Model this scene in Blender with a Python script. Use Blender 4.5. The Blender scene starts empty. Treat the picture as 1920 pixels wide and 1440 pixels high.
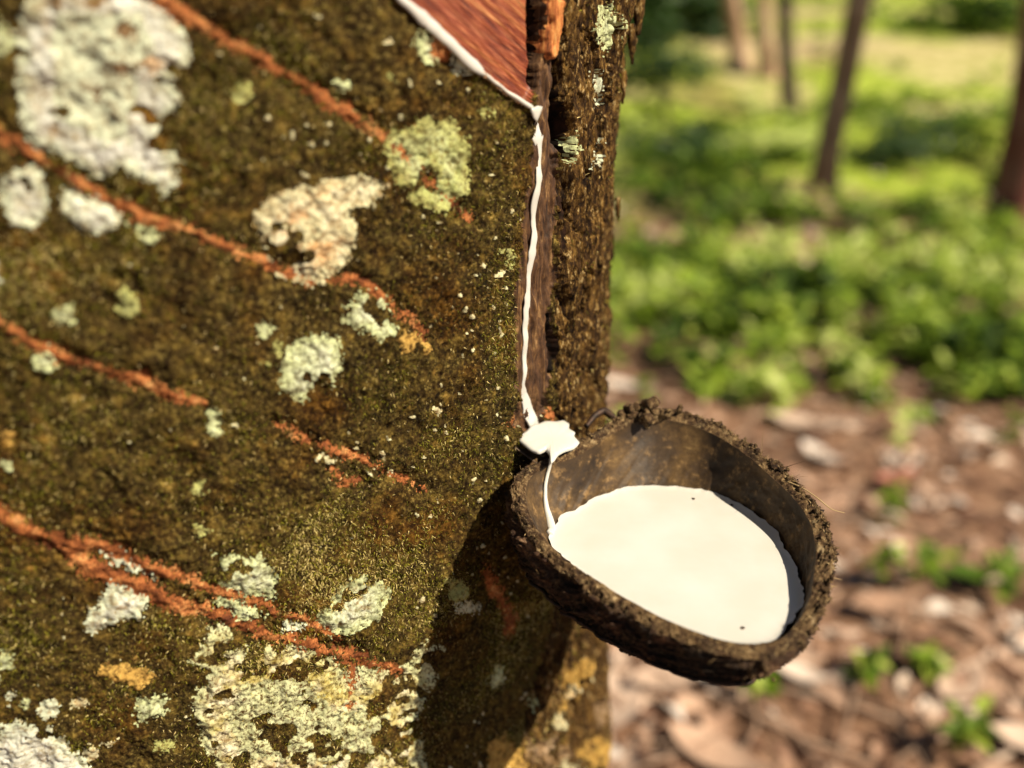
import bpy, math, random
import numpy as np
from mathutils import Vector, Matrix

random.seed(7)
RNG = np.random.default_rng(11)
scene = bpy.context.scene
C = scene.collection
R = math.radians

# ------------------------------------------------------------------ camera
CAM_H = 1.0
PITCH = R(25.0)
F = 1663.0                     # focal length in photo pixels (1920 wide)
CP, SP = math.cos(PITCH), math.sin(PITCH)
CAM = np.array([0.0, 0.0, CAM_H])

def ray(px, py):
    u = (px - 960.0) / F
    v = (720.0 - py) / F
    return np.array([u, CP + v * SP, -SP + v * CP])

def project(P):
    X = P[..., 0]; Y = P[..., 1]; Z = P[..., 2] - CAM_H
    d = Y * CP - Z * SP
    d = np.where(d < 1e-3, 1e-3, d)
    up = Y * SP + Z * CP
    return 960 + F * X / d, 720 - F * up / d

cd = bpy.data.cameras.new('camera')
cam = bpy.data.objects.new('camera', cd)
C.objects.link(cam)
cam.location = (0, 0, CAM_H)
cam.rotation_euler = (R(90) - PITCH, 0, 0)
cd.sensor_width = 36
cd.lens = 36 * F / 1920
cd.clip_start = 0.02
cd.clip_end = 1500
cd.dof.use_dof = True
cd.dof.focus_distance = 0.345
cd.dof.aperture_fstop = 3.7
scene.camera = cam

# ------------------------------------------------------------------ light
SUN_A, SUN_E = R(60.5), R(47.5)       # azimuth from -Y towards +X, elevation
sl = bpy.data.lights.new('sun', 'SUN')
sl.energy = 5.0
sl.angle = R(0.55)
sl.color = (1.0, 0.885, 0.675)
so = bpy.data.objects.new('sun', sl)
C.objects.link(so)
L = Vector((math.cos(SUN_E) * math.sin(SUN_A), -math.cos(SUN_E) * math.cos(SUN_A), math.sin(SUN_E)))
so.rotation_euler = L.to_track_quat('Z', 'Y').to_euler()
so.location = (3, -3, 6)
w = bpy.data.worlds.new('World')
scene.world = w
w.use_nodes = True
nt = w.node_tree
bg = nt.nodes['Background']
sky = nt.nodes.new('ShaderNodeTexSky')
sky.sky_type = 'NISHITA'
sky.sun_disc = False
sky.sun_elevation = SUN_E
sky.sun_rotation = math.atan2(L.x, L.y)
nt.links.new(sky.outputs[0], bg.inputs[0])
bg.inputs[1].default_value = 0.05
vs = scene.view_settings
scene.display_settings.display_device = 'sRGB'
vs.view_transform = 'Standard'
vs.look = 'None'
vs.gamma = 1
vs.exposure = 0.84
scene.cycles.use_denoising = True
scene.cycles.max_bounces = 6
scene.cycles.diffuse_bounces = 2

# ------------------------------------------------------------------ noise
def hash2(ix, iy, seed):
    h = (ix.astype(np.int64) * 374761393 + iy.astype(np.int64) * 668265263 + seed * 1442695041) & 0xffffffff
    h = ((h ^ (h >> 13)) * 1274126177) & 0xffffffff
    h = (h ^ (h >> 16)) & 0xffffffff
    return h.astype(np.float64) / 4294967295.0

def vnoise(x, y, seed=0):
    fx = np.floor(x); fy = np.floor(y)
    tx = x - fx; ty = y - fy
    tx = tx * tx * tx * (tx * (tx * 6 - 15) + 10)
    ty = ty * ty * ty * (ty * (ty * 6 - 15) + 10)
    a = hash2(fx, fy, seed); b = hash2(fx + 1, fy, seed)
    c = hash2(fx, fy + 1, seed); d = hash2(fx + 1, fy + 1, seed)
    return (a + (b - a) * tx) * (1 - ty) + (c + (d - c) * tx) * ty      # 0..1

def fbm(x, y, seed=0, octv=4, gain=0.5):
    s = 0; amp = 1; tot = 0
    for o in range(octv):
        s = s + amp * (vnoise(x, y, seed + o * 17) - 0.5)
        tot += amp
        x = x * 2.03 + 5.1; y = y * 2.03 + 1.7
        amp *= gain
    return s / tot * 2          # about -1..1

def sstep(a, b, x):
    t = np.clip((x - a) / (b - a), 0, 1)
    return t * t * (3 - 2 * t)

# ------------------------------------------------------------------ object helpers
def tag(o, label=None, cat=None, group=None, kind=None):
    if label: o['label'] = label
    if cat: o['category'] = cat
    if group: o['group'] = group
    if kind: o['kind'] = kind
    return o

def empty(name, loc=(0, 0, 0)):
    o = bpy.data.objects.new(name, None)
    C.objects.link(o)
    o.location = loc
    o.empty_display_size = 0.05
    return o

def mesh_np(name, V, faces, mat, parent=None, smooth=True, attrs=None):
    """V (n,3); faces (m,k) int array, k = 3 or 4. One object."""
    V = np.asarray(V, dtype=np.float32)
    faces = np.asarray(faces, dtype=np.int32)
    me = bpy.data.meshes.new(name)
    k = faces.shape[1]
    me.vertices.add(len(V))
    me.vertices.foreach_set('co', V.ravel())
    me.loops.add(faces.size)
    me.loops.foreach_set('vertex_index', faces.ravel())
    me.polygons.add(len(faces))
    me.polygons.foreach_set('loop_start', np.arange(0, faces.size, k, dtype=np.int32))
    me.polygons.foreach_set('use_smooth', np.full(len(faces), smooth, dtype=bool))
    me.update(calc_edges=True)
    if attrs:
        for an, av in attrs.items():
            a = me.attributes.new(an, 'FLOAT', 'POINT')
            a.data.foreach_set('value', np.asarray(av, dtype=np.float32))
    me.materials.append(mat)
    o = bpy.data.objects.new(name, me)
    C.objects.link(o)
    if parent is not None:
        o.parent = parent
        o.matrix_parent_inverse = Matrix.Identity(4)
        o.location = tuple(-np.array(parent.location)) if parent.location.length > 0 else (0, 0, 0)
    return o

# ------------------------------------------------------------------ material helpers
class M:
    def __init__(self, name, rough=0.8, spec=0.3):
        self.m = bpy.data.materials.new(name)
        self.m.use_nodes = True
        self.t = self.m.node_tree
        self.b = self.t.nodes['Principled BSDF']
        self.b.inputs['Roughness'].default_value = rough
        self.b.inputs['Specular IOR Level'].default_value = spec
        self.tc = self.t.nodes.new('ShaderNodeTexCoord')
    def link(self, a, b): self.t.links.new(a, b)
    def noise(self, scale, detail=4, rough=0.55, vec=None, dist=0.0, sc3=None):
        n = self.t.nodes.new('ShaderNodeTexNoise')
        n.inputs['Scale'].default_value = scale
        n.inputs['Detail'].default_value = detail
        n.inputs['Roughness'].default_value = rough
        n.inputs['Distortion'].default_value = dist
        src = vec or self.tc.outputs['Object']
        if sc3:
            mp = self.t.nodes.new('ShaderNodeMapping')
            mp.inputs['Scale'].default_value = sc3
            self.link(src, mp.inputs[0]); src = mp.outputs[0]
        self.link(src, n.inputs['Vector'])
        return n.outputs['Fac']
    def voro(self, scale, feature='F1'):
        n = self.t.nodes.new('ShaderNodeTexVoronoi')
        n.feature = feature
        n.inputs['Scale'].default_value = scale
        self.link(self.tc.outputs['Object'], n.inputs['Vector'])
        return n.outputs['Distance']
    def ramp(self, fac, stops):
        r = self.t.nodes.new('ShaderNodeValToRGB')
        e = r.color_ramp.elements
        while len(e) < len(stops): e.new(0.5)
        for el, (p, c) in zip(e, stops):
            el.position = p
            el.color = (c, c, c, 1) if isinstance(c, (int, float)) else (*c, 1)
        self.link(fac, r.inputs[0])
        return r.outputs[0]
    def mix(self, fac, a, b, mode='MIX'):
        n = self.t.nodes.new('ShaderNodeMix')
        n.data_type = 'RGBA'; n.blend_type = mode
        for sock, val in ((n.inputs[0], fac), (n.inputs[6], a), (n.inputs[7], b)):
            if isinstance(val, (int, float)): sock.default_value = val
            elif isinstance(val, tuple): sock.default_value = (*val, 1)
            else: self.link(val, sock)
        return n.outputs[2]
    def attr(self, name):
        n = self.t.nodes.new('ShaderNodeAttribute')
        n.attribute_name = name
        return n.outputs['Fac']
    def color(self, c):
        if isinstance(c, tuple): self.b.inputs['Base Color'].default_value = (*c, 1)
        else: self.link(c, self.b.inputs['Base Color'])
    def bump(self, h, dist=0.001, strength=0.6):
        n = self.t.nodes.new('ShaderNodeBump')
        n.inputs['Distance'].default_value = dist
        n.inputs['Strength'].default_value = strength
        self.link(h, n.inputs['Height'])
        self.link(n.outputs[0], self.b.inputs['Normal'])
    def translucent(self, col, amt=0.35):
        tr = self.t.nodes.new('ShaderNodeBsdfTranslucent')
        self.link(col, tr.inputs['Color'])
        mx = self.t.nodes.new('ShaderNodeMixShader')
        mx.inputs[0].default_value = amt
        out = [n for n in self.t.nodes if n.type == 'OUTPUT_MATERIAL'][0]
        self.link(self.b.outputs[0], mx.inputs[1]); self.link(tr.outputs[0], mx.inputs[2])
        self.link(mx.outputs[0], out.inputs[0])

def mat_bark():
    m = M('mossy_bark', 0.95, 0.08)
    big = m.noise(28, 4, 0.6)
    mid = m.noise(170, 5, 0.65)
    fine = m.noise(620, 4, 0.7)
    c = m.ramp(mid, [(0.36, (0.004, 0.002, 0.001)), (0.47, (0.022, 0.011, 0.004)), (0.55, (0.060, 0.036, 0.009)), (0.64, (0.15, 0.095, 0.018)), (0.75, (0.38, 0.23, 0.06))])
    c2 = m.ramp(fine, [(0.36, (0.008, 0.004, 0.002)), (0.5, (0.05, 0.033, 0.009)), (0.6, (0.15, 0.11, 0.025)), (0.72, (0.50, 0.36, 0.13))])
    c = m.mix(0.5, c, c2)
    warm = m.ramp(big, [(0.50, 0.0), (0.66, 1.0)])
    c = m.mix(warm, c, m.mix(0.75, c, (1.0, 0.62, 0.36), 'MULTIPLY'))
    m.color(c)
    m.bump(fine, 0.0012, 0.8)
    return m.m

def mat_rough():
    m = M('rough_bark', 0.9, 0.12)
    a = m.noise(90, 6, 0.7, sc3=(2.4, 2.4, 0.5))
    b = m.noise(520, 5, 0.75, sc3=(1, 1, 0.4))
    c = m.ramp(a, [(0.38, (0.006, 0.003, 0.002)), (0.48, (0.026, 0.012, 0.005)), (0.56, (0.085, 0.042, 0.013)), (0.64, (0.22, 0.12, 0.028)), (0.74, (0.46, 0.30, 0.10))])
    c2 = m.ramp(b, [(0.40, (0.006, 0.003, 0.002)), (0.50, (0.05, 0.025, 0.008)), (0.58, (0.26, 0.14, 0.03)), (0.65, (0.78, 0.58, 0.28))])
    m.color(m.mix(0.5, c, c2))
    m.bump(b, 0.0018, 1.0)
    return m.m

def mat_panel():
    m = M('cut_wood', 0.5, 0.4)
    # grain follows the slope of the tapping cut
    mp = m.t.nodes.new('ShaderNodeMapping')
    mp.inputs['Rotation'].default_value = (0, R(-40), 0)
    m.link(m.tc.outputs['Object'], mp.inputs[0])
    a = m.noise(1.0, 6, 0.65, vec=mp.outputs[0], sc3=(14, 14, 330), dist=0.25)
    b = m.noise(1.0, 5, 0.6, vec=mp.outputs[0], sc3=(110, 110, 1500))
    c = m.ramp(a, [(0.36, (0.022, 0.006, 0.004)), (0.45, (0.11, 0.018, 0.009)), (0.53, (0.22, 0.040, 0.014)), (0.60, (0.36, 0.12, 0.035)), (0.68, (0.52, 0.27, 0.10))])
    c2 = m.ramp(b, [(0.38, (0.05, 0.012, 0.006)), (0.5, (0.19, 0.040, 0.016)), (0.66, (0.5, 0.20, 0.09))])
    m.color(m.mix(0.5, c, c2))
    m.bump(m.mix(0.4, a, b), 0.0014, 0.8)
    return m.m

def mat_channel():
    m = M('channel_bark', 0.7, 0.3)
    a = m.noise(1.0, 6, 0.7, sc3=(380, 380, 75), dist=1.0)
    b = m.noise(700, 4, 0.7)
    c = m.ramp(a, [(0.36, (0.015, 0.006, 0.003)), (0.48, (0.060, 0.024, 0.009)), (0.57, (0.13, 0.060, 0.020)), (0.68, (0.32, 0.18, 0.07))])
    c = m.mix(m.ramp(b, [(0.4, 0.55), (0.65, 0.0)]), c, (0.05, 0.025, 0.012))
    m.color(c)
    m.bump(a, 0.0015, 0.7)
    return m.m

def mat_scar():
    m = M('orange_scar', 0.8, 0.25)
    a = m.noise(110, 6, 0.75)
    b = m.noise(900, 4, 0.75)
    c = m.ramp(a, [(0.34, (0.08, 0.020, 0.007)), (0.43, (0.22, 0.065, 0.017)), (0.52, (0.39, 0.128, 0.036)), (0.60, (0.53, 0.23, 0.075)), (0.70, (0.64, 0.42, 0.17))])
    c = m.mix(m.ramp(b, [(0.38, 0.9), (0.52, 0.0)]), c, (0.12, 0.034, 0.010))
    m.color(c)
    m.bump(b, 0.0012, 0.8)
    return m.m

def mat_strip():
    m = M('orange_strip', 0.8, 0.25)
    a = m.noise(1.0, 6, 0.7, sc3=(500, 500, 90))
    m.color(m.ramp(a, [(0.34, (0.10, 0.03, 0.012)), (0.48, (0.36, 0.11, 0.03)), (0.6, (0.55, 0.24, 0.07)), (0.72, (0.68, 0.40, 0.16))]))
    m.bump(a, 0.001, 0.8)
    return m.m

def mat_lichen(name, base, dark, tint, spots):
    m = M(name, 0.92, 0.15)
    a = m.noise(95, 6, 0.7)
    b = m.noise(520, 5, 0.75)
    v = m.voro(420)
    c = m.mix(m.ramp(a, [(0.38, 0.0), (0.62, 1.0)]), base, tint)
    c = m.mix(m.ramp(b, [(0.36, 1.0), (0.5, 0.0)]), c, dark)
    c = m.mix(m.ramp(v, [(0.62, 0.0), (0.9, 0.7)]), c, dark)
    sp = m.noise(60, 5, 0.65)
    c = m.mix(m.ramp(sp, [(spots, 0.0), (spots + 0.07, 1.0)]), c, (0.20, 0.12, 0.045))
    ed = m.attr('edge')
    egc = {'lichen_grey': (0.50, 0.54, 0.38), 'lichen_cream': (0.50, 0.47, 0.28), 'lichen_green': (0.34, 0.34, 0.11), 'lichen_mint': (0.44, 0.48, 0.24), 'lichen_mixed': (0.46, 0.48, 0.27), 'ochre_crust': (0.40, 0.24, 0.06), 'lichen_rusty': (0.12, 0.07, 0.03)}[name]
    if name == 'lichen_mixed':
        bgp = m.noise(75, 4, 0.6)
        c = m.mix(m.ramp(bgp, [(0.47, 0.0), (0.6, 0.9)]), c, m.ramp(b, [(0.36, (0.10, 0.06, 0.015)), (0.5, (0.34, 0.27, 0.06)), (0.66, (0.58, 0.50, 0.22))]))
    if name == 'lichen_cream':
        bgp = m.noise(90, 4, 0.6)
        c = m.mix(m.ramp(bgp, [(0.52, 0.0), (0.62, 0.7)]), c, (0.46, 0.24, 0.09))
    c = m.mix(m.ramp(ed, [(0.15, 0.85), (0.95, 0.0)]), c, m.mix(m.ramp(b, [(0.4, 1.0), (0.52, 0.0)]), egc, dark))
    m.color(c)
    m.bump(b, 0.0008, 0.8)
    return m.m

def mat_latex():
    m = M('white_latex', 0.22, 0.5)
    a = m.noise(45, 3, 0.5)
    m.color(m.ramp(a, [(0.35, (0.50, 0.48, 0.435)), (0.7, (0.545, 0.53, 0.50))]))
    m.b.inputs['Subsurface Weight'].default_value = 0.15
    m.b.inputs['Subsurface Radius'].default_value = (0.004, 0.003, 0.002)
    return m.m

def mat_attr_ramp(name, stops, rough=0.6, spec=0.3, trans=0.0, nz=None, attr='tone'):
    m = M(name, rough, spec)
    c = m.ramp(m.attr(attr), stops)
    if nz:
        n = m.noise(nz, 4, 0.6)
        c = m.mix(m.ramp(n, [(0.3, 0.6), (0.65, 0.0)]), c, m.mix(1.0, c, (0.45, 0.42, 0.4), 'MULTIPLY'))
    m.color(c)
    if trans: m.translucent(c, trans)
    return m.m

MB, MR, MP, MC, MS = mat_bark(), mat_rough(), mat_panel(), mat_channel(), mat_scar()
MSTRIP = mat_strip()
ML_white = mat_lichen('lichen_grey', (0.49, 0.49, 0.41), (0.30, 0.25, 0.15), (0.60, 0.60, 0.55), 0.57)
ML_cream = mat_lichen('lichen_cream', (0.52, 0.46, 0.28), (0.24, 0.16, 0.07), (0.60, 0.56, 0.40), 0.60)
ML_green = mat_lichen('lichen_green', (0.33, 0.36, 0.13), (0.16, 0.13, 0.04), (0.42, 0.44, 0.24), 0.60)
ML_mint = mat_lichen('lichen_mint', (0.44, 0.47, 0.30), (0.18, 0.17, 0.08), (0.54, 0.55, 0.42), 0.60)
ML_mixed = mat_lichen('lichen_mixed', (0.44, 0.37, 0.15), (0.07, 0.035, 0.010), (0.66, 0.62, 0.44), 0.56)
ML_gold = mat_lichen('ochre_crust', (0.36, 0.20, 0.045), (0.10, 0.05, 0.012), (0.52, 0.34, 0.09), 0.62)
ML_rust = mat_lichen('lichen_rusty', (0.34, 0.20, 0.09), (0.06, 0.03, 0.012), (0.56, 0.42, 0.28), 0.62)
MLX = mat_latex()
MMOSS = mat_attr_ramp('moss_strands', [(0.0, (0.005, 0.003, 0.001)), (0.3, (0.020, 0.013, 0.003)), (0.5, (0.064, 0.051, 0.005)), (0.7, (0.140, 0.132, 0.010)), (0.88, (0.31, 0.28, 0.024)), (1.0, (0.72, 0.56, 0.24))], 0.8, 0.2, 0.25)

# ------------------------------------------------------------------ trunk profile (ellipse)
EA, EB, BETA = 0.235, 0.150, R(14)
T_AZ, T_DIST = math.atan2(165 / F, CP), 0.412
em = np.array([math.cos(BETA), math.sin(BETA)]); ep = np.array([-math.sin(BETA), math.cos(BETA)])
tdir = np.array([math.sin(T_AZ), math.cos(T_AZ)]); nrm = np.array([math.cos(T_AZ), -math.sin(T_AZ)])
hh = math.sqrt(EA**2 * (nrm @ em)**2 + EB**2 * (nrm @ ep)**2)
off = (EA**2 * (nrm @ em) * em + EB**2 * (nrm @ ep) * ep) / hh
ECEN = T_DIST * tdir - off
# arc-length table; phi measured from the tangent point, growing to the LEFT across the face
PHI_T = math.atan2((off @ ep) / EB, (off @ em) / EA)
_phi = np.linspace(0, 2 * math.pi, 7201)
def epos(phi):
    ph = PHI_T - phi
    c, s = EA * np.cos(ph), EB * np.sin(ph)
    return np.stack([ECEN[0] + c * em[0] + s * ep[0], ECEN[1] + c * em[1] + s * ep[1]], -1)
def enorm(phi):
    ph = PHI_T - phi
    c, s = np.cos(ph) / EA, np.sin(ph) / EB
    n = np.stack([c * em[0] + s * ep[0], c * em[1] + s * ep[1]], -1)
    return n / np.linalg.norm(n, axis=-1, keepdims=True)
_P = epos(_phi)
_S = np.concatenate([[0], np.cumsum(np.linalg.norm(np.diff(_P, axis=0), axis=1))])
PERIM = _S[-1]
def s2phi(s): return np.interp(np.mod(s, PERIM), _S, _phi)

def pix2sz(px, py):
    """ray from the camera to the plain trunk ellipse -> (s, z)."""
    d = ray(px, py)
    o = -ECEN
    a = np.array([d[0] * em[0] + d[1] * em[1], d[0] * ep[0] + d[1] * ep[1]])
    b = np.array([o @ em, o @ ep])
    A = (a[0] / EA)**2 + (a[1] / EB)**2
    B = 2 * (a[0] * b[0] / EA**2 + a[1] * b[1] / EB**2)
    Cc = (b[0] / EA)**2 + (b[1] / EB)**2 - 1
    D = B * B - 4 * A * Cc
    if D < 0: t = -B / (2 * A)
    else: t = (-B - math.sqrt(D)) / (2 * A)
    x, y = d[0] * t, d[1] * t
    q = np.array([x, y]) - ECEN
    ph = math.atan2((q @ ep) / EB, (q @ em) / EA)
    phi = (PHI_T - ph) % (2 * math.pi)
    return float(np.interp(phi, _phi, _S)), CAM_H + d[2] * t

# variable-spacing axes
def axis(coarse_lo, fine_lo, fine_hi, coarse_hi, dc, df):
    a = np.arange(coarse_lo, fine_lo, dc)
    b = np.arange(fine_lo, fine_hi, df)
    c = np.arange(fine_hi, coarse_hi + dc * 0.5, dc)
    return np.concatenate([a, b, c])

s_left = max(pix2sz(-15, 1455)[0], pix2sz(-15, 700)[0])
SA = np.concatenate([np.arange(-0.20, -0.045, 0.004), np.arange(-0.045, s_left + 0.004, 0.00052), np.arange(s_left + 0.004, s_left + 0.09, 0.0011), np.arange(s_left + 0.09, PERIM - 0.205, 0.0034)])
SA = SA[SA < PERIM - 0.2005]
TOPZ = 3.6
ZA = axis(-0.06, 0.535, 1.015, TOPZ, 0.012, 0.00056)
GS, GZ = np.meshgrid(SA, ZA)               # rows = z
NR, NC = GS.shape
PHI = s2phi(GS)
XY = epos(PHI); NN = enorm(PHI)
taper = np.where(GZ < 0.55, 0.09 * sstep(0.40, -0.05, GZ)**1.6, -0.012 * (GZ - 1.0))
BASE = np.dstack([XY[..., 0], XY[..., 1], GZ])
PX, PY = project(BASE)
FRONT = (GS > 0) & (GS < s_left + 0.07) & (GZ > 0.45) & (GZ < 1.1)

# wobble of every traced outline, in photo pixels
wx = fbm(GS * 160, GZ * 160, 3, 4, 0.6) * 9
wy = fbm(GS * 160, GZ * 160, 9, 4, 0.6) * 9
QX, QY = PX + wx, PY + wy

def polyline(pts, wd, X=None, Y=None):
    """returns (d - halfwidth) for a polyline with widths, and position along it"""
    X = QX if X is None else X; Y = QY if Y is None else Y
    best = np.full(X.shape, 1e9); bd = np.full(X.shape, 1e9)
    for i in range(len(pts) - 1):
        (x0, y0), (x1, y1) = pts[i], pts[i + 1]
        dx, dy = x1 - x0, y1 - y0
        t = np.clip(((X - x0) * dx + (Y - y0) * dy) / (dx * dx + dy * dy), 0, 1)
        d = np.hypot(X - x0 - t * dx, Y - y0 - t * dy)
        ww = wd[i] + (wd[i + 1] - wd[i]) * t
        v = d - ww / 2
        best = np.minimum(best, v)
        bd = np.minimum(bd, d)
    return best, bd

def polygon(pts, X=None, Y=None):
    """signed distance, positive inside"""
    X = QX if X is None else X; Y = QY if Y is None else Y
    inside = np.zeros(X.shape, bool)
    dist = np.full(X.shape, 1e9)
    n = len(pts)
    for i in range(n):
        x0, y0 = pts[i]; x1, y1 = pts[(i + 1) % n]
        if y0 != y1:
            c = ((y0 > Y) != (y1 > Y)) & (X < (x1 - x0) * (Y - y0) / (y1 - y0) + x0)
            inside ^= c
        dx, dy = x1 - x0, y1 - y0
        t = np.clip(((X - x0) * dx + (Y - y0) * dy) / (dx * dx + dy * dy + 1e-9), 0, 1)
        dist = np.minimum(dist, np.hypot(X - x0 - t * dx, Y - y0 - t * dy))
    return np.where(inside, dist, -dist)

def blob(cx, cy, rx, ry, rot=0, n=9, seed=0):
    rr = random.Random(seed)
    out = []
    for i in range(n):
        a = 2 * math.pi * i / n
        k = rr.uniform(0.78, 1.18)
        x, y = rx * k * math.cos(a), ry * k * math.sin(a)
        c, s = math.cos(R(rot)), math.sin(R(rot))
        out.append((cx + x * c - y * s, cy + x * s + y * c))
    return out

REG = np.zeros((NR, NC), np.int32)
EDGE = np.zeros((NR, NC))
DISP = np.zeros((NR, NC))

# general relief
lump = fbm(GS * 22, GZ * 16, 21, 4)
moss1 = fbm(GS * 150, GZ * 130, 31, 4, 0.6)
moss2 = fbm(GS * 620, GZ * 560, 41, 3, 0.7)
moss3 = fbm(GS * 75, GZ * 60, 33, 3, 0.6)
DISP += lump * 0.0022 + moss1 * 0.0018 + moss2 * 0.0008 + moss3 * 0.0016

# the right-hand strip of old rough bark, wrapped round the edge
edge_x = np.interp(PY, [-200, 0, 205, 300, 500, 780, 1100, 1200, 1500], [1052, 1052, 1056, 1050, 1040, 1035, 1030, 1010, 930])
rough_m = np.where(FRONT, sstep(-3, 8, QX * 0.35 + PX * 0.65 - edge_x), 0.0)
rough_m = np.where(GS <= 0.002, 1.0, rough_m)
rough_m = np.where(GS > s_left + 0.02, sstep(-0.012, 0.012, GS - s_left - 0.062 + 0.016 * fbm(GS * 30, GZ * 30, 57, 3)), rough_m)
# vertical plates: ridged, stretched along z
u = GS * 95 + fbm(GS * 60, GZ * 25, 51, 3) * 1.6
r1 = 1 - np.abs(fbm(u, GZ * 17, 52, 4, 0.55)) * 2.3
r2 = fbm(GS * 260, GZ * 90, 53, 4, 0.65)
r3 = fbm(GS * 700, GZ * 420, 54, 3, 0.7)
fz = np.abs(fbm(u * 1.5, GZ * 8, 55, 4, 0.5))
plate = sstep(0.0, 0.16, fz)
chip = sstep(0.0, 0.14, np.abs(fbm(GS * 230 + fbm(GS * 90, GZ * 60, 58, 2) * 2, GZ * 26, 56, 3, 0.6)))
r2 = fbm(GS * 330, GZ * 40, 53, 4, 0.6)
r3 = fbm(GS * 900, GZ * 160, 54, 3, 0.7)
rough_d = -0.0068 + plate * 0.0060 + chip * 0.0022 + r2 * 0.0022 + r3 * 0.0008 + fbm(GS * 60, GZ * 45, 59, 4, 0.65) * 0.0036
# lets the silhouette follow the trunk's swelling above and below
DISP_FAR = 1
swell = np.interp(GZ, [0.45, 0.55, 0.62, 0.75, 0.85, 0.92, 0.97, 1.0], [0.015, 0.011, 0.0065, 0.0005, -0.001, -0.001, 0.002, 0.0085])
wide = sstep(0.055, 0.0, np.abs(GS + 0.012) - 0.01)
DISP = DISP * (1 - rough_m) + rough_d * rough_m + swell * wide

REG[rough_m > 0.5] = 3
rag0 = fbm(GS * 500, GZ * 160, 83, 3, 0.6)
# fresh panel above the tapping cut
panel = polygon([(735, -14), (880, 112), (993, 203), (1006, 172), (1012, 60), (1022, -240), (500, -240)], PX + wx * 0.12, PY + wy * 0.12)
panel = np.where(FRONT, panel, -1e3)
pm = sstep(-2, 5, panel)
g_along = fbm((GS * 0.72 + GZ * 0.69) * 60, (GS * -0.69 + GZ * 0.72) * 900, 61, 3)
DISP = DISP * (1 - pm) + (-0.0042 + g_along * 0.0005 + lump * 0.001) * pm
REG[(panel > 0)] = 1
# pale shelf of the cut
shelf, _ = polyline([(735, -16), (790, 40), (880, 121), (940, 168), (992, 210)], [8, 9, 11, 10, 9], PX + wx * 0.2, PY + wy * 0.2)
shelf = np.where(FRONT, shelf, 1e3)
DISP += 0.0013 * sstep(5, 0, shelf)
REG[(shelf < 0)] = 4
# channel strip below the cut
chan = polygon([(1000, 196), (1006, 170), (1012, 60), (1018, -60), (1056, -60), (1052, 110), (1046, 205), (1052, 300), (1042, 480), (1034, 640), (1026, 760), (1012, 812), (968, 812), (962, 700), (966, 560), (978, 420), (990, 300)], PX + wx * 1.3 + rag0 * 6, PY + wy * 0.3)
chan = np.where(FRONT, chan, -1e3)
cm = sstep(-4, 6, chan)
DISP = DISP * (1 - cm) + (-0.0030 + fbm(GS * 420, GZ * 80, 71, 4) * 0.0022 + fbm(GS * 90, GZ * 40, 72, 3) * 0.0012) * cm
REG[(chan > 0)] = 2
# orange strip on the top right of the panel and dark crack beside it
ost = polygon([(1030, -60), (1056, -60), (1055, 60), (1048, 112), (1036, 118), (1026, 100), (1034, 40)], PX + wx * 0.4, PY + wy * 0.4)
ost = np.where(FRONT, ost, -1e3)
DISP += 0.0035 * sstep(-2, 7, ost)
REG[ost > 0] = 5
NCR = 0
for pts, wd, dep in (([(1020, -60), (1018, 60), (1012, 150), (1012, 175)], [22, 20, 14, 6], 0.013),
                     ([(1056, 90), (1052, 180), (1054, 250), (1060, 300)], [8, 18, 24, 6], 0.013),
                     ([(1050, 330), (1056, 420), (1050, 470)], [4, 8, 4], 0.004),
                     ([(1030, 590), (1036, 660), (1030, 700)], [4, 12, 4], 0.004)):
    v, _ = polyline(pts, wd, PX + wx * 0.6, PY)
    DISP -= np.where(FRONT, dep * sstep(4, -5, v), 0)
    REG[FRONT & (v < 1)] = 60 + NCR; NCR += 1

# tapping scars
SCARS = [
    ([(120, -150), (270, -25), (330, 15), (400, 60), (480, 105), (560, 150), (620, 195), (660, 213)], [40, 40, 34, 28, 30, 26, 28, 20], 'wide orange-red scar'),
    ([(655, 212), (720, 255), (770, 300), (820, 355), (880, 412)], [22, 20, 10, 12, 7], None),
    ([(-330, 40), (-30, 225), (0, 250), (60, 292), (130, 335), (200, 372), (280, 408), (350, 428), (400, 452), (470, 480), (530, 508), (585, 528)], [30, 34, 32, 30, 28, 26, 24, 26, 22, 22, 16, 8], None),
    ([(612, 526), (650, 522), (690, 533), (725, 562), (762, 590), (792, 622)], [8, 14, 16, 10, 14, 8], None),
    ([(-340, 440), (-20, 592), (0, 602), (60, 635), (130, 672), (200, 690), (270, 712), (340, 742), (382, 752)], [26, 26, 26, 22, 20, 22, 22, 18, 8], None),
    ([(525, 800), (560, 818), (585, 826)], [10, 20, 8], None),
    ([(598, 832), (640, 848), (690, 868), (740, 892), (800, 916)], [14, 20, 12, 10, 6], None),
    ([(618, 878), (640, 896), (672, 904)], [14, 20, 8], None),
    ([(-340, 760), (-30, 930), (0, 952), (51, 988), (118, 1018), (185, 1022), (240, 1040), (278, 1055), (360, 1078), (411, 1106), (488, 1127), (565, 1157), (640, 1196)], [30, 34, 34, 34, 36, 30, 18, 22, 22, 18, 12, 14, 12], None),
    ([(118, 1028), (175, 1060), (247, 1084), (308, 1116), (385, 1140), (437, 1162), (514, 1188), (637, 1224), (752, 1256)], [24, 40, 26, 30, 26, 24, 20, 26, 12], None),
    ([(655, 1225), (662, 1270), (655, 1322)], [24, 18, 10], None),
    ([(808, 78), (826, 100), (838, 114)], [16, 30, 14], None),
    ([(948, 790), (968, 786), (985, 800)], [12, 22, 10], None),
    ([(1012, 770), (1026, 778), (1034, 790)], [8, 20, 10], None),
    ([(455, 1262), (470, 1275)], [1, 1], None),
    ([(1,1),(2,2)],[1,1],None),
]
SCARS[-2:] = [([(905, 1065), (925, 1110), (950, 1150), (940, 1185)], [14, 26, 24, 8], None)]
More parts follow.
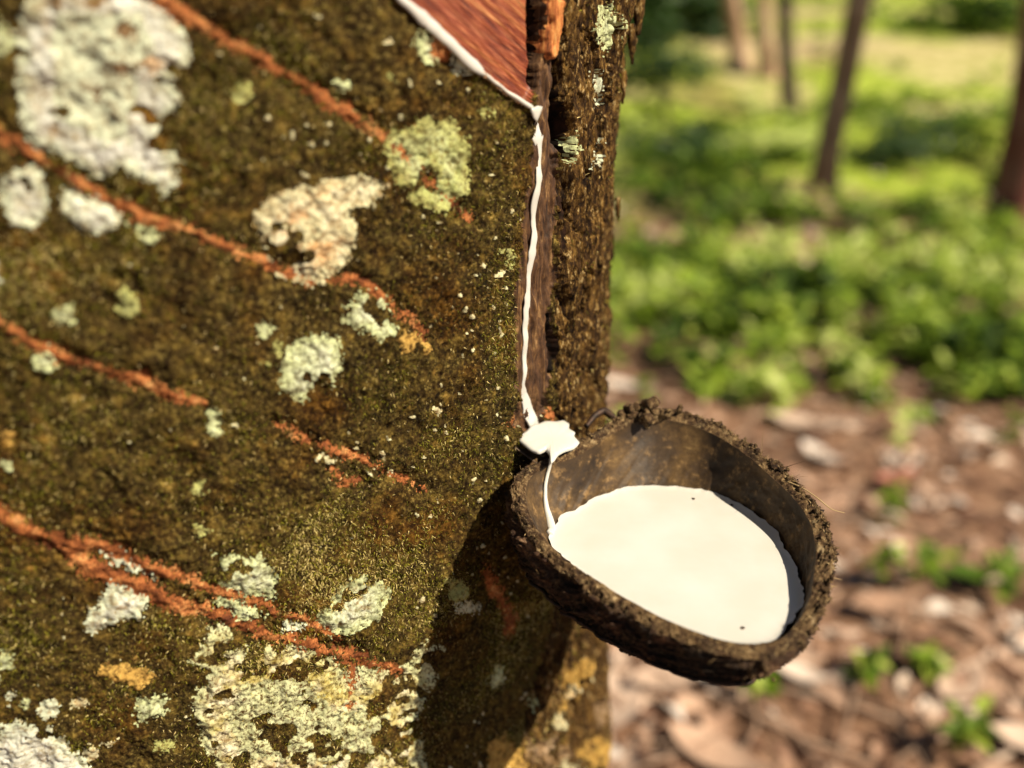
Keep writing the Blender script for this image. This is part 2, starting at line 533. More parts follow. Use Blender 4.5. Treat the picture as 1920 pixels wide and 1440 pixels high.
rag = fbm(GS * 420, GZ * 420, 81, 3, 0.7)
rag3 = fbm(GS * 1300, GZ * 1300, 84, 2, 0.7)
rag2 = fbm(GS * 130, GZ * 130, 82, 3, 0.6)
for i, (pts, wd, _) in enumerate(SCARS):
    v, d = polyline(pts, wd, PX + wx * 0.6, PY + wy * 0.6)
    v = np.where(FRONT, v + rag * 12 + rag2 * 8 + rag3 * 12 + 1, 1e3)
    DISP += -0.0012 * sstep(26, 4, v) * sstep(-20, 0, v) + sstep(3, -7, v) * (0.0 + 0.0009 * rag + 0.0006 * rag2 + 0.0004 * rag3)
    REG[(v < 0) & (REG == 0)] = 40 + i

# lichens: (polygon, material, label, hole threshold)
LICH = [
    (blob(236, 58, 24, 15, 10, 8, 51), ML_rust, 0.75),
    (blob(232, 130, 30, 17, 5, 8, 52), ML_rust, 0.7),
    (blob(288, 128, 20, 22, 0, 8, 53), ML_rust, 0.7),
    (blob(186, 174, 18, 13, 0, 8, 54), ML_rust, 0.75),
    (blob(256, 214, 28, 14, -10, 8, 55), ML_gold, 0.6),
    ([(40, 100), (35, 50), (75, -30), (290, -30), (340, 45), (356, 110), (345, 138), (318, 150), (337, 190), (298, 240), (330, 292), (342, 340), (312, 372), (280, 345), (230, 318), (180, 340), (120, 292), (62, 262), (46, 200)], ML_white, 0.76),
    ([(10, 330), (40, 308), (70, 315), (96, 350), (92, 395), (60, 420), (25, 415), (5, 380)], ML_white, 0.9),
    ([(122, 358), (150, 350), (195, 378), (232, 402), (220, 424), (180, 436), (140, 415), (120, 395)], ML_white, 0.9),
    ([(238, 415), (290, 425), (310, 440), (288, 466), (262, 455)], ML_mint, 0.9),
    ([(470, 405), (520, 370), (570, 352), (600, 340), (640, 335), (690, 330), (715, 350), (690, 382), (658, 400), (665, 440), (652, 482), (622, 510), (580, 532), (530, 522), (500, 490), (490, 440)], ML_cream, 0.76),
    ([(728, 238), (770, 240), (800, 224), (850, 232), (876, 280), (882, 330), (872, 375), (832, 402), (792, 384), (760, 345), (723, 310)], ML_green, 0.62),
    (blob(695, 590, 48, 42, 0, 9, 1), ML_mint, 0.7),
    ([(530, 682), (560, 640), (610, 628), (645, 650), (648, 690), (612, 730), (570, 748), (530, 735)], ML_mint, 0.66),
    ([(775, 62), (800, 50), (826, 80), (828, 118), (805, 124), (780, 100)], ML_mint, 0.9),
    ([(850, 100), (885, 128), (880, 145), (858, 132)], ML_white, 0.9),
    (blob(455, 182, 24, 34, 0, 8, 3), ML_green, 0.5),
    (blob(122, 585, 22, 13, 0, 7, 4), ML_mint, 0.9),
    (blob(240, 565, 24, 22, 0, 7, 5), ML_green, 0.55),
    (blob(86, 673, 21, 18, 0, 7, 6), ML_mint, 0.9),
    (blob(497, 616, 20, 15, 0, 7, 7), ML_mint, 0.8),
    (blob(505, 660, 18, 14, 0, 7, 17), ML_green, 0.5),
    (blob(460, 1078, 66, 45, 8, 10, 8), ML_mint, 0.66),
    ([(600, 1155), (640, 1085), (690, 1070), (724, 1105), (702, 1150), (645, 1178), (612, 1192)], ML_mint, 0.66),
    ([(160, 1172), (190, 1122), (212, 1080), (246, 1095), (282, 1104), (270, 1142), (205, 1165), (180, 1188)], ML_white, 0.8),
    ([(192, 1030), (232, 1035), (300, 1080), (270, 1084), (210, 1058)], ML_white, 0.9),
    ([(395, 1118), (440, 1118), (500, 1150), (460, 1158), (410, 1136)], ML_mint, 0.9),
    ([(535, 1158), (575, 1172), (560, 1186), (535, 1175)], ML_white, 0.9),
    ([(345, 1225), (385, 1205), (398, 1165), (430, 1175), (436, 1215), (520, 1192), (612, 1215), (640, 1262), (700, 1250), (770, 1245), (790, 1198), (822, 1208), (800, 1282), (775, 1330), (790, 1470), (420, 1470), (375, 1380), (362, 1310), (400, 1250)], ML_mixed, 0.60),
    ([(-20, 1370), (30, 1335), (90, 1345), (150, 1395), (190, 1460), (-20, 1470)], ML_white, 0.62),
    (blob(285, 1312, 40, 26, -15, 8, 9), ML_mint, 0.62),
    (blob(95, 1318, 20, 18, 0, 7, 10), ML_white, 0.9),
    (blob(868, 1128, 18, 12, 0, 7, 11), ML_white, 0.9),
    (blob(922, 1258, 16, 20, 0, 7, 12), ML_mint, 0.9),
    (blob(4, 70, 18, 30, 0, 7, 13), ML_mint, 0.9),
    (blob(-2, 520, 16, 34, 0, 7, 14), ML_white, 0.9),
    ([(1118, 18), (1136, 14), (1142, 50), (1136, 90), (1124, 96), (1112, 60)], ML_mint, 0.9),
    ([(1056, 258), (1070, 252), (1074, 288), (1066, 300)], ML_mint, 0.9),
    ([(1106, 285), (1116, 262), (1118, 300), (1108, 312)], ML_white, 0.9),
    ([(1108, 135), (1116, 135), (1122, 200), (1114, 196)], ML_white, 0.9),
    (blob(12, 1240, 20, 36, 0, 7, 15), ML_mint, 0.7),
    (blob(150, 1312, 14, 10, 0, 7, 16), ML_cream, 0.9),
    (blob(398, 784, 10, 18, 0, 7, 18), ML_mint, 0.9),
    (blob(372, 992, 16, 14, 0, 7, 19), ML_green, 0.7),
    (blob(372, 912, 14, 14, 0, 7, 20), ML_green, 0.7),
    (blob(735, 146, 14, 12, 0, 7, 21), ML_green, 0.7),
    (blob(648, 162, 16, 10, 20, 7, 22), ML_mint, 0.7),
    (blob(900, 200, 14, 14, 20, 7, 24), ML_green, 0.6),
    (blob(955, 478, 9, 18, 0, 7, 23), ML_green, 0.7),
    (blob(235, 1262, 70, 34, -8, 9, 31), ML_gold, 0.62),
    ([(905, 1385), (940, 1370), (965, 1400), (975, 1470), (900, 1470)], ML_gold, 0.8),
    (blob(1060, 1272, 26, 46, 10, 9, 32), ML_gold, 0.5),
    (blob(1055, 1290, 7, 16, 0, 7, 33), ML_cream, 0.95),
    (blob(1100, 1330, 16, 30, 10, 9, 61), ML_rust, 0.6),
    (blob(1010, 1400, 36, 26, 10, 9, 62), ML_rust, 0.55),
    (blob(1085, 1400, 22, 30, 0, 9, 63), ML_gold, 0.5),
    (blob(1050, 1430, 16, 10, 0, 9, 64), ML_cream, 0.7),
    (blob(1078, 1255, 8, 12, 0, 7, 65), ML_cream, 0.8),
    (blob(1030, 1342, 12, 12, 0, 7, 34), ML_cream, 0.95),
    (blob(990, 1310, 9, 9, 0, 7, 35), ML_mint, 0.95),
    (blob(190, 1400, 26, 18, 0, 8, 36), ML_cream, 0.6),
    (blob(60, 1300, 12, 12, 0, 7, 37), ML_mint, 0.9),
    (blob(30, 1290, 10, 16, 0, 7, 38), ML_white, 0.9),
    (blob(310, 1385, 26, 16, 10, 8, 39), ML_green, 0.6),
    (blob(770, 640, 30, 24, 10, 8, 40), ML_gold, 0.5),
    (blob(845, 1100, 26, 16, 0, 8, 41), ML_green, 0.55),
    (blob(775, 1115, 24, 16, 0, 8, 42), ML_cream, 0.5),
    (blob(20, 820, 12, 22, 0, 8, 43), ML_gold, 0.7),
    (blob(18, 870, 14, 14, 0, 8, 44), ML_mint, 0.8),
    (blob(600, 1440, 40, 16, 0, 8, 45), ML_mint, 0.8),
]
hole = vnoise(GS * 110, GZ * 110, 91) * 0.6 + vnoise(GS * 290, GZ * 290, 92) * 0.4
crust = fbm(GS * 330, GZ * 330, 93, 4, 0.7)
crust3 = fbm(GS * 120 + GZ * 60, GZ * 500, 96, 3, 0.7)
crust2 = fbm(GS * 170, GZ * 170, 94, 3, 0.7)
frill2 = fbm(GS * 75, GZ * 75, 100, 3, 0.6)
frill = fbm(GS * 300, GZ * 300, 95, 3, 0.65)
for i, (pts, mt, thr) in enumerate(LICH):
    sd = polygon(pts, QX, QY)
    sd = np.where(FRONT, sd + frill * 9 + frill2 * 11 + rag3 * 11, -1e3)
    EDGE = np.where((sd > 0) & (sd < 60) , np.maximum(EDGE, np.clip(sd / 34, 0, 1)), EDGE) if i else np.clip(sd / 34, 0, 1)
    inside = (sd > 0) & (hole < thr) & ((REG == 0) | (REG == 3))
    DISP += np.where(FRONT, sstep(-3, 7, sd) * sstep(thr + 0.05, thr - 0.05, hole) * (0.0003 + (0.0005 * crust + 0.0003 * crust3 if mt is ML_white else 0.0008 * crust) + 0.0002 * rag3 + (0.0005 * crust2 if mt in (ML_mixed, ML_mint, ML_green) else 0)), 0) * np.isin(REG, (0, 3))
    REG[inside] = 100 + i
# crumbs of lichen sprinkled over the moss
speck = vnoise(GS * 330, GZ * 330, 97)
spz = fbm(GS * 18, GZ * 18, 98, 3)
speck = speck * 0.75 + 0.33 * vnoise(GS * 700, GZ * 700, 99)
sm = (speck + 0.16 * spz > 0.982) & (REG == 0) & FRONT
REG[sm] = 99
DISP += np.where(sm, 0.0006, 0)

SURF = BASE.copy()
dd = DISP + taper
SURF[..., 0] += NN[..., 0] * dd
SURF[..., 1] += NN[..., 1] * dd

def surf_at(s, z, lift=0.0):
    """point on the finished bark for arc s and height z"""
    i = int(np.clip(np.searchsorted(ZA, z), 1, NR - 1)); j = int(np.clip(np.searchsorted(SA, s), 1, NC - 1))
    n = NN[i, j]
    p = SURF[i, j]
    return np.array([p[0] + n[0] * lift, p[1] + n[1] * lift, p[2]]), np.array([n[0], n[1], 0.0])

# ---- split the skin into parts that share their borders
tree = empty('rubber_tree', (float(ECEN[0]), float(ECEN[1]), 0.0))
tag(tree, 'thick mossy rubber tree trunk with orange tapping scars, pale lichens and a white latex streak', 'tree')
trunk = None
idx = np.arange(NR * NC).reshape(NR, NC)
quads = np.stack([idx[:-1, 1:], idx[:-1, :-1], idx[1:, :-1], idx[1:, 1:]], -1).reshape(-1, 4)
freg = REG[:-1, :-1].reshape(-1)
flatV = SURF.reshape(-1, 3)

def sub_mesh(name, mask, mat, parent, at=None):
    f = quads[mask]
    if len(f) == 0: return None
    used, inv = np.unique(f.ravel(), return_inverse=True)
    return mesh_np(name, flatV[used], inv.reshape(-1, 4), mat, parent, attrs=None if at is None else {'edge': at.reshape(-1)[used]})

trunk = sub_mesh('trunk', (freg == 0), MB, tree)
# close the seam at the back of the trunk
seam_l = idx[:, -1]; seam_r = idx[:, 0]
fs = np.stack([seam_r[:-1], seam_l[:-1], seam_l[1:], seam_r[1:]], -1)
used, inv = np.unique(fs.ravel(), return_inverse=True)
freg2 = freg
rb = quads[(freg == 3)]
rb = np.concatenate([rb, fs[:, [0, 1, 2, 3]]])
used, inv = np.unique(rb.ravel(), return_inverse=True)
mesh_np('rough_bark', flatV[used], inv.reshape(-1, 4), MR, tree)
tp = sub_mesh('tapped_panel', freg == 1, MP, tree)
sub_mesh('drip_channel', freg == 2, MC, tree)
mshelf = M('cut_edge', 0.6, 0.3)
mshelf.color(mshelf.ramp(mshelf.noise(300, 5, 0.7), [(0.3, (0.35, 0.12, 0.05)), (0.5, (0.62, 0.38, 0.20)), (0.7, (0.75, 0.62, 0.42))]))
sub_mesh('cut_edge', freg == 4, mshelf.m, tree)
sub_mesh('bark_strip', freg == 5, MSTRIP, tree)
mcv = M('rotten_bark', 0.95, 0.1); mcv.color(mcv.ramp(mcv.noise(200, 4, 0.6), [(0.4, (0.006, 0.004, 0.003)), (0.7, (0.035, 0.016, 0.009))]))  # near-black colour paints in the shade inside the bark cracks
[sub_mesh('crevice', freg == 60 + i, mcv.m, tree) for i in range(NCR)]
sub_mesh('lichen_specks', freg == 99, ML_cream, tree)
for i in range(len(SCARS)): sub_mesh('tapping_scar', freg == 40 + i, MS, tree)
for i, (pts, mt, thr) in enumerate(LICH): sub_mesh('lichen_patch', freg == 100 + i, mt, tree, EDGE)
for o in C.objects:
    if o.name.startswith('lichen_specks'): o['kind'] = 'stuff'

# ---- loose bark flakes hanging off the edge of the trunk
fl = []
rgf = np.random.default_rng(8)
for (zz, ln_, wd_, lf) in ((0.972, .011, .0045, .004), (0.955, .009, .0035, .003), (0.985, .012, .006, .004), (0.93, .007, .003, .002), (0.90, .008, .003, .0015), (0.80, .007, .003, .001), (0.995, .01, .005, .006)):
    i_ = int(np.searchsorted(ZA, zz)); j_ = int(np.searchsorted(SA, -0.002 + rgf.uniform(-.004, .004)))
    fl.append((SURF[i_, j_] + np.array([NN[i_, j_][0], NN[i_, j_][1], 0]) * lf, ln_, wd_))
FLAKES = fl

# ---- moss strands
def moss(n, regmask, smin, smax, lmin, lmax, wdt, seed, extra=0.0):
    rg = np.random.default_rng(seed)
    s = rg.uniform(smin, smax, n * 2); z = rg.uniform(0.54, 1.012, n * 2)
    jj = np.clip(np.searchsorted(SA, s), 1, NC - 2); ii = np.clip(np.searchsorted(ZA, z), 1, NR - 2)
    dens = fbm(s * 38, z * 38, 111, 4)
    keep = (np.isin(REG[ii, jj], regmask) | ((rg.random(n * 2) < extra * (1.3 - EDGE[ii, jj])) & (REG[ii, jj] >= 40) & (REG[ii, jj] < 60))  | ((rg.random(n * 2) < extra * 0.55 * np.clip(1.2 - EDGE[ii, jj] * 1.6, 0.03, 1)) & (REG[ii, jj] >= 100))) & (rg.uniform(-0.75, 0.6, n * 2) < dens * 1.3 + 0.12)
    ii, jj = ii[keep][:n], jj[keep][:n]
    dens = dens[keep][:n]
    k = len(ii)
    P = SURF[ii, jj]
    Nn = np.concatenate([NN[ii, jj], np.zeros((k, 1))], 1)
    Tn = np.stack([-Nn[:, 1], Nn[:, 0], np.zeros(k)], 1)
    Z = np.tile([0, 0, 1.0], (k, 1))
    a = rg.uniform(0, 2 * math.pi, k)
    tilt = rg.uniform(0.1, 0.95, k)
    D = Nn * tilt[:, None] + (Tn * np.cos(a)[:, None] + Z * np.sin(a)[:, None]) * (1 - tilt * 0.4)[:, None]
    D[:, 2] -= 0.12
    D /= np.linalg.norm(D, axis=1, keepdims=True)
    ln = rg.uniform(lmin, lmax, k) * (1 + 0.4 * dens)
    side = np.cross(D, rg.normal(size=(k, 3)))
    side /= np.linalg.norm(side, axis=1, keepdims=True) + 1e-9
    wv = (rg.uniform(0.6, 1.3, k) * wdt)[:, None]
    base = P - Nn * 0.0004
    bend = side * 0 + Z * -0.25 * ln[:, None]
    v0 = base - side * wv / 2; v1 = base + side * wv / 2
    midp = base + D * ln[:, None] * 0.55
    v2 = midp + side * wv * 0.42; v3 = midp - side * wv * 0.42
    tipv = base + D * ln[:, None] + bend * 0.6
    V = np.stack([v0, v1, v2, v3, tipv], 1).reshape(-1, 3)
    o = np.arange(k)[:, None] * 5
    Fq = np.concatenate([o + np.array([[0, 1, 2]]), o + np.array([[0, 2, 3]]), o + np.array([[3, 2, 4]])])
    big_ = fbm(P[:, 0] * 13 + P[:, 1] * 9, P[:, 2] * 15, 119, 3)
    tone = np.clip(0.43 + 0.50 * dens + 0.55 * big_ + rg.normal(0, 0.27, k), 0, 0.97)
    tone = np.where(rg.random(k) < 0.03, 1.0, tone)
    return V, Fq, np.repeat(tone, 5)
V1, F1, t1 = moss(390000, [0], -0.005, s_left + 0.07, 0.0012, 0.0019, 0.00028, 5, 0.16)
V2, F2, t2 = moss(9000, [3], -0.03, 0.10, 0.0010, 0.0028, 0.00036, 6)
mo = mesh_np('moss', np.concatenate([V1, V2]), np.concatenate([F1, F2 + len(V1)]), MMOSS, tree, smooth=False, attrs={'tone': np.concatenate([t1, t2])})
mo['kind'] = 'stuff'

def tube(P, W, K=10, flat=1.0):
    P = np.array(P, float); n = len(P)
    tg = np.gradient(P, axis=0); tg /= np.linalg.norm(tg, axis=1, keepdims=True)
    V = []; Fc = []
    ref = np.array([0.3, -1, 0.2])
    for i in range(n):
        a = np.cross(tg[i], ref); a /= np.linalg.norm(a); b = np.cross(tg[i], a)
        for k in range(K):
            th = 2 * math.pi * k / K
            V.append(P[i] + W[i] / 2 * (a * math.cos(th) + b * math.sin(th) * flat))
    for i in range(n - 1):
        for k in range(K):
            A, B, Cx, D = i * K + k, i * K + (k + 1) % K, (i + 1) * K + (k + 1) % K, (i + 1) * K + k
            Fc += [(A, B, Cx), (A, Cx, D)]
    c0 = len(V); V = np.vstack([V, P[:1], P[-1:]])
    for k in range(K):
        Fc.append((c0, (k + 1) % K, k)); Fc.append((c0 + 1, c0 - K + k, c0 - K + (k + 1) % K))
    return V, np.array(Fc)
def dense(P, W, n=8):
    P = np.array(P, float); m = len(P)
    t = np.linspace(0, m - 1, (m - 1) * n + 1)
    Q = np.stack([np.interp(t, range(m), P[:, i]) for i in range(3)], -1)
    for _ in range(4): Q[1:-1] = (Q[:-2] + 2 * Q[1:-1] + Q[2:]) / 4
    return Q, np.interp(t, range(m), W)

# ------------------------------------------------------------------ latex running down the trunk
def ribbon(pts, widths, lift, thick, seed=0, step=0.0012, wob=0.12):
    """flattened bead lying on the bark, from photo pixels to surface coordinates"""
    P = []; W = []
    for (a, b), (wa, wb) in zip(zip(pts[:-1], pts[1:]), zip(widths[:-1], widths[1:])):
        sa, za = pix2sz(*a); sb, zb = pix2sz(*b)
        n = max(2, int(math.hypot(sb - sa, zb - za) / step))
        for i in range(n):
            t = i / n
            P.append((sa + (sb - sa) * t, za + (zb - za) * t)); W.append(wa + (wb - wa) * t)
    P.append(pix2sz(*pts[-1])); W.append(widths[-1])
    C3 = [surf_at(s, z) for s, z in P]
    pos = np.array([c[0] for c in C3]); nn = np.array([c[1] for c in C3])
    # smooth so the bead bridges the grain
    for _ in range(3):
        pos[1:-1] = (pos[:-2] + pos[1:-1] * 2 + pos[2:]) / 4
    tg = np.gradient(pos, axis=0); tg /= np.linalg.norm(tg, axis=1, keepdims=True)
    sd = np.cross(tg, nn); sd /= np.linalg.norm(sd, axis=1, keepdims=True)
    K = 10
    V = []
    for i in range(len(pos)):
        e = min(1.0, 0.35 + min(i, len(pos) - 1 - i) / 3)
        q = float(vnoise(np.array([i * 0.16]), np.array([seed * 1.0]), 7)[0] - 0.5) * 2
        q2 = float(vnoise(np.array([i * 0.45]), np.array([seed * 3.0]), 8)[0] - 0.5) * 2
        hw = W[i] / 2 * e * (1 + wob * q + wob * 0.6 * q2)
        up = np.cross(sd[i], tg[i]); up *= np.sign(up @ nn[i]) or 1
        for k in range(K):
            a = 2 * math.pi * k / K
            V.append(pos[i] + sd[i] * math.cos(a) * hw + nn[i] * (lift + math.sin(a) * min(thick, hw * 0.9) * (1 + 0.2 * q2)))
    V = np.array(V); Fc = []
    n = len(pos)
    for i in range(n - 1):
        for k in range(K):
            Fc.append((i * K + k, i * K + (k + 1) % K, (i + 1) * K + (k + 1) % K, (i + 1) * K + k))
    c0 = len(V); V = np.vstack([V, V[:K].mean(0), V[c0 - K:c0].mean(0)])
    for k in range(K):
        Fc.append((c0, (k + 1) % K, k, c0)); Fc.append((c0 + 1, c0 - K + k, c0 - K + (k + 1) % K, c0 + 1))
    F4 = [f for f in Fc if f[0] != f[3]]
    tri = [(f[0], f[1], f[2]) for f in Fc if f[0] == f[3]]
    F3 = [(a, b, c) for a, b, c, d in F4] + [(a, c, d) for a, b, c, d in F4] + tri
    return V, np.array(F3)
PXM = 1 / 4300.0      # metres per photo pixel near the channel
def joined(parts):
    V = []; Fc = []; o = 0
    for v, f in parts:
        V.append(v); Fc.append(f + o); o += len(v)
    return np.concatenate(V), np.concatenate(Fc)
r1_ = ribbon([(738, -10), (760, 10), (790, 35), (820, 62), (850, 92), (885, 124), (905, 143)], [x * PXM * 0.8 for x in (13, 14, 22, 20, 18, 20, 6)], 0.0003, 0.0007, 1)
r2_ = ribbon([(900, 138), (940, 168), (985, 205)], [x * PXM for x in (6, 5, 9)], 0.0006, 0.0007, 2)
r3_ = ribbon([(978, 206), (998, 214), (1008, 228), (1016, 250), (1019, 285), (1014, 330), (1006, 372), (1005, 410), (1006, 440), (1001, 480), (996, 530), (993, 580), (990, 630), (987, 680), (983, 722), (988, 740), (996, 765), (1003, 792), (1010, 812)],
             [x * PXM for x in (12, 38, 38, 26, 17, 14, 13, 14, 17, 17, 15, 16, 13, 11, 13, 22, 24, 30, 36)], 0.0006, 0.0005, 3, wob=0.3)
V, Fc = joined([r1_, r2_, r3_])
for p_, ln_, wd_ in FLAKES:
    Q_, W_f = dense([p_ + [0, 0, ln_ * .6], p_ + [0.0005, 0, 0], p_ + [0.001, 0.0005, -ln_ * .9]], [wd_ * .8, wd_, wd_ * .25], 5)
    vv, ff = tube(Q_, W_f, 8, 0.6)
    nz_ = fbm(vv[:, 2] * 500, vv[:, 0] * 500, 3, 3)[:, None]
    mesh_np('bark_flake', vv + nz_ * 0.0009, ff, MR, tree)
tag(mesh_np('latex_stream', V, Fc, MLX), 'thin white latex streak running along the tapping cut and down the trunk to the cup', 'latex')

# ------------------------------------------------------------------ coconut cup
RIM = [(957, 915), (968, 882), (1000, 866), (1050, 850), (1085, 830), (1110, 815), (1150, 792), (1200, 770), (1270, 774), (1340, 797), (1400, 832), (1460, 880), (1510, 925), (1545, 970), (1560, 1020), (1560, 1080), (1545, 1140), (1512, 1195), (1470, 1228), (1420, 1238), (1350, 1226), (1270, 1198), (1180, 1155), (1100, 1105), (1030, 1055), (985, 1005), (962, 960)]
POOL = [(1028, 1008), (1040, 985), (1080, 955), (1120, 932), (1170, 915), (1230, 910), (1290, 916), (1350, 930), (1400, 955), (1440, 985), (1465, 1015), (1484, 1050), (1500, 1090), (1506, 1125), (1492, 1165), (1465, 1200), (1430, 1216), (1370, 1210), (1300, 1190), (1230, 1160), (1160, 1120), (1090, 1075), (1050, 1045), (1032, 1025)]
ZPOOL = CAM_H - 0.2025
def rim_plane_z(x, y): return CAM_H - 0.1895 + 0.18 * (y - 0.28)
def to_plane(px, py, gz):
    d = ray(px, py)
    # z = CAM_H + d2 t ; plane z = c + gy*y
    if gz == 'pool': t = (ZPOOL - CAM_H) / d[2]
    else: t = (-0.1895 - 0.18 * 0.28) / (d[2] - 0.18 * d[1])
    return CAM + d * t
rim3 = np.array([to_plane(x, y, 'rim') for x, y in RIM])
pool3 = np.array([to_plane(x, y, 'pool') for x, y in POOL])
CUPC = np.array([pool3[:, 0].mean(), pool3[:, 1].mean()])
NA = 720
ang = np.linspace(-math.pi, math.pi, NA, endpoint=False)
def polar(P):
    dx, dy = P[:, 0] - CUPC[0], P[:, 1] - CUPC[1]
    a = np.arctan2(dy, dx); r = np.hypot(dx, dy)
    o = np.argsort(a); a, r = a[o], r[o]
    a = np.concatenate([a - 2 * math.pi, a, a + 2 * math.pi]); r = np.concatenate([r, r, r])
    g = np.interp(ang, a, r)
    k = np.hanning(41); k /= k.sum()
    return np.convolve(np.concatenate([g[-20:], g, g[:20]]), k, 'valid')
r_out = polar(rim3); r_pool = polar(pool3)
r_in = np.maximum(r_out - 0.0062, r_pool + 0.0022)
r_out = np.maximum(r_out, r_in + 0.0045)
print('cup radius out %.4f..%.4f pool %.4f..%.4f' % (r_out.min(), r_out.max(), r_pool.min(), r_pool.max()))
ca, sa_ = np.cos(ang), np.sin(ang)
def ring(r, z): return np.stack([CUPC[0] + r * ca, CUPC[1] + r * sa_, z], -1)
def rimz(r): return rim_plane_z(CUPC[0] + r * ca, CUPC[1] + r * sa_)
acirc = ang / (2 * math.pi)
def per(fr, row, seed, octv=4):     # periodic noise round the bowl
    X = np.cos(ang) * fr; Y = np.sin(ang) * fr
    return fbm(X + row * 1.7 + 50, Y + row * 0.9 + 50, seed, octv, 0.65)
# outer shell with husk
rowsO = []
NO = 110
DEPTH = 0.048
for k in range(NO + 1):
    t = k / NO
    a = t * math.pi / 2
    rr = r_out * (math.cos(a) ** 0.92 if t < 1 else 0.0) * (1 + 0.015 * math.sin(a * 2))
    zz = rimz(r_out) * (1 - t) + (rim_plane_z(*CUPC)) * t - DEPTH * math.sin(a)
    n1 = per(4.0, k * 0.05, 201); n2 = per(14, k * 0.16, 202); n3 = per(46, k * 0.5, 203, 3)
    amp = 0.0026 * n1 + 0.0026 * n2 + 0.0008 * n3
    amp = amp + 0.0035 * np.clip(n2 - 0.22, 0, 1)
    f = 1 - t ** 4
    g_ = ring(rr + amp * f, zz + amp * 0.4)
    g_[:, 1] += 0.2 * DEPTH * math.sin(a); g_[:, 0] -= 0.12 * DEPTH * math.sin(a)
    rowsO.append(g_)
# rim top, from outer to inner edge
rowsR = []
NRM = 14
for k in range(1, NRM):
    t = k / NRM
    n1 = per(9, k * 0.2, 211); n3 = per(50, k * 0.6, 212, 3)
    rr = r_out + (r_in - r_out) * t
    zz = rimz(rr) + 0.0012 * math.sin(t * math.pi) + (0.0028 * n1 + 0.0018 * per(22, k * 0.3, 213, 3) + 0.0007 * n3) * (1 - 0.8 * t)
    # ragged lump at the far side of the rim, and the crusty side away from the trunk
    rowsR.append(ring(rr + 0.0006 * n3, zz))
# inner wall
rowsI = []
NI = 60
for k in range(NI + 1):
    t = k / NI
    if t < 0.5:
        q = t / 0.5
        rr = r_in + (r_pool + 0.0002 - r_in) * (q ** 1.35)
        zz = rimz(r_in) + (ZPOOL - 0.0005 - rimz(r_in)) * q
        zz = np.minimum(zz, rimz(r_in))
    else:
        q = (t - 0.5) / 0.5
        rr = (r_pool + 0.0002) * math.sqrt(max(0, 1 - q * q))
        zz = np.full(NA, ZPOOL - 0.0005 - (DEPTH - 0.022) * q)
    n = per(3.5, k * 0.04, 221, 3) + 0.7 * per(14, k * 0.12, 222, 3)
    rowsI.append(ring(rr + 0.0009 * n * min(1, 4 * t * (1 - t)), zz))
def rows_mesh(rows, flip=False):
    Rr = np.array(rows); n = len(rows)
    ix = np.arange(n * NA).reshape(n, NA)
    nx = np.roll(ix, -1, axis=1)
    q = np.stack([ix[:-1], ix[1:], nx[1:], nx[:-1]], -1).reshape(-1, 4)
    if flip: q = q[:, ::-1]
    return Rr.reshape(-1, 3), q
# ridge numbers used by the fibres
mcup = M('coconut_husk', 0.7, 0.2)
a = mcup.noise(55, 6, 0.7); b = mcup.noise(420, 5, 0.7)
c = mcup.ramp(a, [(0.34, (0.006, 0.004, 0.003)), (0.49, (0.022, 0.011, 0.007)), (0.58, (0.07, 0.030, 0.017)), (0.65, (0.26, 0.15, 0.08)), (0.74, (0.50, 0.38, 0.26))])
c = mcup.mix(0.35, c, mcup.ramp(b, [(0.38, (0.012, 0.007, 0.004)), (0.52, (0.06, 0.032, 0.016)), (0.68, (0.24, 0.15, 0.07))]))
mcup.color(c); mcup.bump(b, 0.0015, 0.9)
mrim = M('crusty_rim', 0.85, 0.25)
a = mrim.noise(130, 6, 0.7); b = mrim.noise(620, 5, 0.75)
c = mrim.ramp(a, [(0.38, (0.018, 0.009, 0.005)), (0.50, (0.075, 0.037, 0.015)), (0.58, (0.26, 0.16, 0.07)), (0.70, (0.60, 0.45, 0.25))])
c = mrim.mix(0.5, c, mrim.ramp(b, [(0.40, (0.012, 0.006, 0.003)), (0.53, (0.08, 0.042, 0.017)), (0.66, (0.52, 0.37, 0.18))]))
mrim.color(c); mrim.bump(b, 0.002, 1.0)
minn = M('shell_inside', 0.55, 0.3)
a = minn.noise(60, 6, 0.7); b = minn.noise(240, 5, 0.65); st = minn.noise(1.0, 4, 0.6, sc3=(60, 60, 500))
c = minn.ramp(a, [(0.34, (0.016, 0.009, 0.005)), (0.50, (0.048, 0.027, 0.011)), (0.62, (0.105, 0.060, 0.022)), (0.74, (0.22, 0.14, 0.055))])
c = minn.mix(minn.ramp(b, [(0.56, 0.0), (0.72, 0.8)]), c, (0.24, 0.14, 0.055))
c = minn.mix(minn.ramp(st, [(0.3, 0.5), (0.5, 0.0)]), c, (0.04, 0.022, 0.012))
minn.color(c); minn.bump(b, 0.0006, 0.5)
cup = empty('coconut_cup', (float(CUPC[0]), float(CUPC[1]), CAM_H - 0.1895 - DEPTH))
tag(cup, 'half coconut shell hung on the mossy trunk, filled with white latex', 'latex cup')
V, q = rows_mesh(rowsO, True); mesh_np('shell', V, q, mcup.m, cup)
V, q = rows_mesh([rowsO[0]] + rowsR + [rowsI[0]]); mesh_np('rim', V, q, mrim.m, cup)
V, q = rows_mesh(rowsI); mesh_np('inner_wall', V, q, minn.m, cup)
